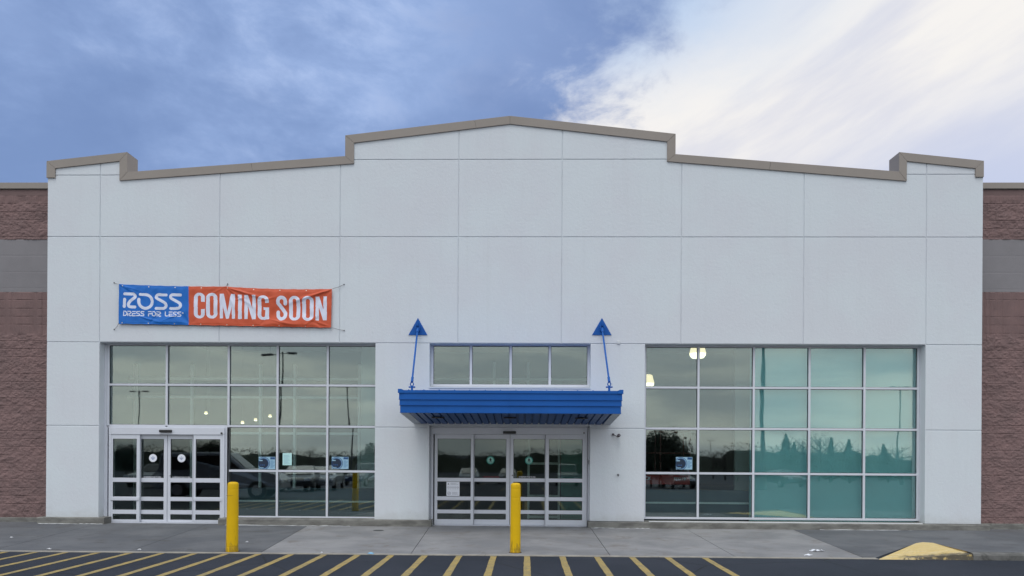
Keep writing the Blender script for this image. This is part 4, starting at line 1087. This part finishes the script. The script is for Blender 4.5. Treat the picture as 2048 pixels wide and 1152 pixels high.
sheet(565.3, 583.5, 906, 930.5, yp + .012, mat('paper_green', (.50, .78, .76), .7), 'plain pale green sheet of paper taped in the left window', 'notice', letter, name='paper_notice')
def icons(m_, w, h):
    g = mat('notice_grey', (.30, .31, .36), .7)
    for k in range(5):
        m_.lathe([(w * .07, -.0015), (w * .07, 0)], (w * (.14 + .18 * k), 0, h * .60), 14, g, axis='Y'); m_.lathe([(w * .045, -.003), (w * .045, -.0015)], (w * (.14 + .18 * k), 0, h * .60), 12, M_WHITE, axis='Y')
        m_.box(w * (.10 + .18 * k), w * (.18 + .18 * k), -.0015, 0, h * .475, h * .49, g)
    for k, e in enumerate((.9, .7, .8)): m_.box(w * .30, w * e, -.0015, 0, h * (.80 + .05 * k), h * (.815 + .05 * k), g)
    m_.prism([(w * .08, h * .80), (w * .22, h * .80), (w * .15, h * .93)], -.0015, 0, g)
    m_.lathe([(w * .13, -.0015), (w * .13, 0)], (w * .2, 0, h * .18), 20, g, axis='Y'); m_.lathe([(w * .10, -.003), (w * .10, -.0015)], (w * .2, 0, h * .18), 20, M_WHITE, axis='Y')
    m_.box(w * .12, w * .28, -.0045, -.003, h * .17, h * .19, g); m_.prism([(w * .15, h * .12), (w * .18, h * .12), (w * .26, h * .24), (w * .23, h * .24)], -.006, -.0045, g)
    for k in range(4): m_.box(w * .42, w * (.9 - .08 * (k % 2)), -.0015, 0, h * (.10 + .05 * k), h * (.115 + .05 * k), g)
sheet(893, 919, 963.5, 992, YF - .035 + .008, M_WHITE, 'white notice with small round symbols on the centre door, left leaf', 'notice', icons, name='paper_notice')

# bollards
def bollard(px, pyb, h, r0, r1, label, seams_, lean=0.):
    g = GW(px, pyb); e = empty('bollard', label, 'bollard', 'yellow bollards before the doors', (g.x, g.y, g.z))
    m_ = MB(); pr = [(r0, .0), (r0 * 1.01, .01)]
    hh = h - .05
    zs_ = sorted([z for z in seams_]); z = .01
    for sz_ in zs_:
        rr0 = r0 + (r1 - r0) * sz_ / h; pr += [(rr0, sz_ - .025), (rr0, sz_ - .006), (rr0 - .0018, sz_ - .001), (rr0 - .0018, sz_ + .001), (rr0, sz_ + .006), (rr0, sz_ + .025)]
    pr += [(r1, hh), (r1 * .985, hh + .015), (r1 * .93, hh + .028), (r1 * .78, hh + .040), (r1 * .45, hh + .048), (r1 * .1, hh + .05)]
    m_.lathe(pr, (0, 0, 0), 40); o = m_.build('sleeve', M_YEL, e, smooth=True)
    o.rotation_euler = (0, R(lean), 0)
    m_ = MB(); m_.lathe([(r0 * 1.22, -.02), (r0 * 1.2, .004), (r0 * 1.0, .006)], (0, 0, 0), 28); m_.build('base_ring', mat('rust_stain', (.10, .055, .03), .9, .3, 8), e)
    return e
b1 = bollard(464, 1103.5, 1.262, .107, .094, 'yellow bollard standing before the left window, scratched near its top', (.10, 1.13), .6)
mb = MB(); arcp = []
for a_ in np.linspace(-150, -20, 14): arcp.append((.099 * math.cos(R(a_)), .099 * math.sin(R(a_)), 1.02 + .16 * max(0, (a_ + 60) / 40) ** 2 * .35 + (0.03 if a_ > -60 else 0)))
mb.tube(arcp, .0028, 5); o = mb.build('scratch', mat('scratch_brown', (.30, .17, .02), .8), b1)
bollard(1030.5, 1105, 1.268, .097, .091, 'yellow bollard standing before the centre sliding door', (.05, 1.0, 1.16))

# litter and floor cover
def litter(px, py, w, d, col, label, seed, n=7, hgt=.03):
    g = GW(px, py); r_ = random.Random(seed); m_ = MB(); vs = []
    for i in range(n):
        for j in range(n):
            vs.append(((i / (n - 1) - .5) * w + r_.uniform(-.15, .15) * w / n, (j / (n - 1) - .5) * d + r_.uniform(-.3, .3) * d / n, .006 + r_.random() ** 2 * hgt * (1 - abs(i / (n - 1) - .5))))
    m_.add(vs, [(i * n + j, i * n + n + j, i * n + n + j + 1, i * n + j + 1) for i in range(n - 1) for j in range(n - 1) if r_.random() > .12])
    o = m_.build('crumpled_paper', mat('litter_' + label.split()[1], col, .7)); o.location = (g.x, g.y, g.z)
    s = o.modifiers.new('thickness', 'SOLIDIFY'); s.thickness = .002
    return tag(o, label, 'litter')
litter(741.5, 1108, .11, .10, (.24, .48, .68), 'small blue scrap of wrapper on the pavement edge', 1)
litter(1633, 1102.5, .26, .10, (.72, .74, .78), 'larger white crumpled tissue on the pavement before the right window', 2, hgt=.04)
litter(1617, 1111.5, .15, .05, (.66, .66, .66), 'thin white torn scrap nearer the lot edge below the white tissue', 3)
litter(643, 1106, 0.035, 0.028, (.7, .7, .7), 'tiny white scrap on the pavement right of the left bollard', 4)
litter(494, 1085, 0.049, 0.028, (.6, .6, .62), 'tiny pale scrap on the dark pavement beside the left bollard', 5)
litter(279, 1100.5, 0.056, 0.035, (.6, .6, .62), 'tiny pale scrap on the dark pavement before the left door', 6)
litter(23, 1076, 0.056, 0.035, (.6, .6, .62), 'tiny pale scrap at the far left of the pavement', 7)
litter(98, 1099, 0.070, 0.035, (.6, .6, .62), 'tiny pale scrap at the left near the yellow stripes', 8)
g = GW(757, 1061); mb = MB(); mb.lathe([(.118, -.01), (.118, .004), (.10, .006), (.098, .003)], (0, 0, 0), 30)
o = mb.build('drain_cover', mat('cast_iron', (.055, .055, .055), .7, .2, 12)); o.location = (g.x, g.y, g.z); tag(o, 'small round dark drain cover in the pavement below the pier', 'drain cover')

# ================================================================== the lot and beyond, seen in the glass
def mirror(px, py, dist):      # where a reflected thing stands: dist metres from the mirrored eye
    vx = (px - 1045) / F_PX * dist; return vx, -(dist - DIST)
pole_m = mat('pole_metal', (.06, .065, .065), .5)
def lamp_post(px, pytop, dist, r, label):
    x, y = mirror(px, 0, dist); h = (HOR - pytop) / F_PX * dist + CAM_Z - gz(y)
    e = empty('lamp_post', label, 'lamp post', 'lamp posts in the car park', (x, y, gz(y)))
    m_ = MB(); m_.tube([(0, 0, 0), (0, 0, h)], [r, r * .6], 10); m_.build('pole', pole_m, e)
    m_ = MB(); m_.lathe([(.35, 0), (.35, .75), (.30, .8)], (0, 0, 0), 16); m_.build('footing', M_CON, e)
    for s in (-1, 1):
        m_ = MB(); m_.tube([(0, 0, h - .15), (s * .5, 0, h - .1)], .035, 6); m_.box(s * .5, s * 1.25, -.2, .2, h - .16, h - .02); m_.build('lamp_head', pole_m, e, bevel=.03)
for a in ((545, 706, 58, .12, 'tall lamp post nearest the left window'), (690, 776, 85, .12, 'lamp post mirrored in the last column of the left window'), (262, 784, 92, .12, 'lamp post mirrored above the left door'),
          (1521, 640, 46, .17, 'thick lamp post mirrored beside the green boards'), (1793, 765, 100, .11, 'lamp post mirrored at the right end of the right window'), (1382, 868, 200, .12, 'far lamp post beyond the dark tree'), (1416, 878, 230, .12, 'farthest lamp post past the dark leafy tree')):
    lamp_post(*a)
leaf_d = mat('leaves_dark', (.030, .042, .020), .8, .4, 1.5); leaf_b = mat('twigs', (.045, .038, .030), .9, .3, 2); bark = mat('bark', (.05, .04, .03), .9)
def tree_mesh(kind, seed, nl):
    r_ = random.Random(seed); m_ = MB()
    for _ in range(nl):
        if kind == 'conifer':
            z = r_.random() ** .8; t = r_.uniform(0, 6.283); rad = (1 - z) ** .85 * (.27 + .06 * math.sin(3 * t + seed) + .05 * math.sin(t * 5 + z * 9)) * (.6 + .4 * math.sin(z * 34 + t) ** 2) * r_.random() ** .35 + .004; p = (rad * math.cos(t), rad * math.sin(t), .06 + z * .94)
        else:
            while True:
                q_ = [r_.uniform(-1, 1) for _ in range(3)]; l_ = sum(c * c for c in q_)
                if l_ < 1 and (l_ > .2 or r_.random() < .3): break
            b_ = 1 + .25 * math.sin(q_[0] * 7 + seed) * math.cos(q_[1] * 6 + seed)
            p = (q_[0] * .42 * b_, q_[1] * .42 * b_, .58 + q_[2] * .40 * b_)
        s = r_.uniform(.012, .03) if kind == 'conifer' else r_.uniform(.006, .016) if kind == 'bare' else r_.uniform(.014, .034); a, b, c = [Vector([r_.uniform(-1, 1) for _ in range(3)]).normalized() * s for _ in range(3)]; p = Vector(p)
        m_.add([p + a, p + b, p + c], [(0, 1, 2)])
    return m_
def tree_proto(kind, seed, nl, label):
    e = empty('conifer_tree' if kind == 'conifer' else 'leafy_tree', label, 'tree', 'trees beyond the car park')
    tree_mesh(kind, seed, nl).build('crown', leaf_d if kind != 'bare' else leaf_b, e)
    m_ = MB(); m_.tube([(0, 0, 0), (.01, 0, .5), (0, 0, .9)], [.03, .018, .004], 8)
    r_ = random.Random(seed)
    for k in range(26):
        t = r_.uniform(0, 6.28); z = .22 + .023 * k; q_ = .12 + .2 * r_.random(); m_.tube([(0, 0, z), (math.cos(t) * q_ * .6, math.sin(t) * q_ * .6, z + .10), (math.cos(t + .3) * q_, math.sin(t + .3) * q_, z + .22)], [.009, .005, .002], 4)
    m_.build('trunk', bark, e); return e
protos = [tree_proto('conifer', 1, 5000, 'tall spruce mirrored in the right window'), tree_proto('leafy', 2, 8000, 'big leafy tree mirrored beside the pier'), tree_proto('bare', 3, 3500, 'sparse bare tree on the far side of the lot')]
used = [0, 0, 0]
spots = [(0, 1562, 864, 110), (0, 1580, 880, 118), (0, 1654, 874, 112), (0, 1690, 878, 115), (2, 1600, 868, 120), (2, 1632, 862, 122), (1, 1318, 856, 60), (1, 1298, 872, 62), (1, 1338, 880, 66),
         (2, 1440, 897, 160), (2, 1470, 895, 150), (2, 1420, 899, 158), (2, 1790, 884, 130), (0, 1765, 882, 140), (1, 738, 889, 80), (2, 610, 892, 90), (1, 240, 893, 120), (1, 420, 884, 70), (1, 400, 889, 75)]
names = ['spruce', 'leafy tree', 'bare tree']
for n_, (k, px, pt, d) in enumerate(spots):
    x, y = mirror(px, 0, d); h = (HOR - pt) / F_PX * d + CAM_Z - gz(y)
    if used[k] == 0: o = protos[k]
    else:
        o = protos[k].copy(); COL.objects.link(o)
        for ch in list(protos[k].children):
            c = ch.copy(); COL.objects.link(c); c.parent = o
        o['label'] = '%s number %d from the near end of the row beyond the car park' % (names[k], used[k] + 1)
    used[k] += 1; o.location = (x, y, gz(y)); o.scale = (h * 1.0, h * 1.0, h); o.rotation_euler = (0, 0, n_ * 1.3)
# distant hedge line
m_ = MB(); r_ = random.Random(9)
for i in range(52000):
    x = r_.uniform(-330, 330); hm = 6.6 + .9 * math.sin(x * .043) + .5 * math.sin(x * .17 + 1) + .5 * math.sin(x * .41) + .3 * math.sin(x * 1.3) + (2.5 if 60 < x < 110 else 0)
    z = gz(-200) + r_.random() ** .8 * hm; p = Vector((x, -210 + r_.uniform(-9, 9) + abs(x) * .1, z)); s = r_.uniform(.18, .42)
    a, b, c = [Vector([r_.uniform(-1, 1) for _ in range(3)]).normalized() * s for _ in range(3)]; m_.add([p + a, p + b, p + c], [(0, 1, 2)])
xx = np.arange(-330, 331, 1.7)
hh = lambda x: gz(-200) + .80 * (6.6 + .9 * math.sin(x * .043) + .5 * math.sin(x * .17 + 1) + .5 * math.sin(x * .41) + (2.5 if 60 < x < 110 else 0)) + r_.uniform(-.5, .3)
tp = [hh(x) for x in xx]; vs = []
for x, t in zip(xx, tp): vs += [(x, -204 + abs(x) * .1, -4.5), (x, -210 + abs(x) * .1, t), (x, -217 + abs(x) * .1, -4.5)]
m_.add(vs, [(3 * i + k, 3 * i + 3 + k, 3 * i + 4 + k, 3 * i + 1 + k) for i in range(len(xx) - 1) for k in (0, 1)])
tag(m_.build('distant_woods', leaf_d), 'dark far line of trees past the car park', 'woods', kind='stuff')

# parked cars
def car(x, y, rz, paint, suv, label, scale=1.):
    e = empty('parked_car', label, 'car', 'cars parked behind the photographer', (x, y, gz(y))); e.rotation_euler = (0, 0, rz)
    if suv: side = [(-2.35, .45), (-2.4, .95), (-2.25, 1.1), (-2.15, 1.72), (-1.7, 1.8), (.3, 1.78), (.95, 1.18), (2.1, 1.02), (2.35, .8), (2.35, .42)]; win = [(-2.0, 1.15), (-1.95, 1.62), (.2, 1.66), (.75, 1.18)]
    else: side = [(-2.3, .4), (-2.3, .9), (-1.6, 1.0), (-.95, 1.42), (.25, 1.45), (1.1, .98), (2.1, .82), (2.3, .65), (2.3, .36)]; win = [(-1.4, 1.02), (-.85, 1.35), (.2, 1.38), (.9, 1.0)]
    pm = mat('paint_' + paint[0], paint[1], .3, coat=.6)
    m_ = MB(); n = len(side); vs = []
    for wy in (-.9, -.72, .72, .9):
        for (a, b) in side:
            yy = wy if b < 1.05 else wy * (.80 if abs(wy) > .8 else .9); zz_ = b if abs(wy) < .8 else b - .04; vs.append((a, yy, zz_))
    fs = [tuple(range(n)), tuple(range(3 * n, 4 * n))] + [(k * n + i, k * n + (i + 1) % n, (k + 1) * n + (i + 1) % n, (k + 1) * n + i) for k in range(3) for i in range(n)]
    m_.add(vs, fs); m_.build('body', pm, e, bevel=.05)
    gm = mat('car_glass', (.01, .012, .014), .08)
    for s in (-1, 1):
        m_ = MB(); m_.add([(a, s * (.905 if b < 1.05 else .745 + (1.2 - b) * .02), b) for a, b in win], [(0, 1, 2, 3)]); m_.build('side_window', gm, e)
    top = side[5] if suv else side[4]; low_ = side[6] if suv else side[5]
    m_ = MB(); m_.add([(low_[0] + .02, -.66, low_[1] + .03), (low_[0] + .02, .66, low_[1] + .03), (top[0] + .06, .6, top[1] - .02), (top[0] + .06, -.6, top[1] - .02)], [(0, 1, 2, 3)]); m_.build('windscreen', gm, e)
    for sx in (-1.45, 1.45):
        for sy in (-1, 1):
            m_ = MB(); m_.lathe([(.2, -.1), (.34, -.1), (.36, -.06), (.36, .06), (.34, .1), (.2, .1)], (sx, sy * .84, .36), 20, axis='Y'); w = m_.build('wheel', M_BLACK, e)
            m_ = MB(); m_.lathe([(.21, -.105), (.1, -.11), (.03, -.12)], (sx, sy * .84 + (.22 if sy > 0 else 0), .36), 14, axis='Y'); m_.build('rim', mat('rim_alloy', (.5, .5, .52), .3, metal=.8), w)
    for sy in (-.62, .62):
        m_ = MB(); m_.box(2.28, 2.37, sy - .17, sy + .17, .66, .80); m_.build('headlight', mat('lens_clear', (.75, .76, .78), .15), e, bevel=.02)
    return e
WH, BK, SV, RD, BL_ = ('white', (.62, .64, .66)), ('black', (.015, .016, .018)), ('silver', (.26, .27, .29)), ('red', (.25, .02, .02)), ('navy', (.02, .03, .07))
for (px, d, rz, c_, suv, lab) in ((428, 27.5, -6, SV, True, 'silver sport utility car parked nearest the left window'), (590, 41, 80, BK, False, 'black saloon parked behind the silver tall car'), (640, 44, 85, SV, False, 'silver saloon in the second row'),
                                  (300, 45, 95, SV, False, 'silver saloon mirrored in the left door'), (410, 47, 88, BK, True, 'black tall car mirrored in the left door'), (1010, 70, 90, BK, False, 'black saloon in the far row'), (930, 66, 85, SV, False, 'silver saloon in the far row'),
                                  (1560, 55, 80, BK, False, 'black saloon mirrored behind the green boards'), (1130, 62, 92, BL_, True, 'navy tall car in the far row'), (720, 62, 95, BL_, True, 'navy tall car behind the bare tree'), (1350, 58, 88, BK, False, 'black saloon mirrored in the right window')):
    x, y = mirror(px, 0, d); car(x, y, R(rz), c_, suv, lab)
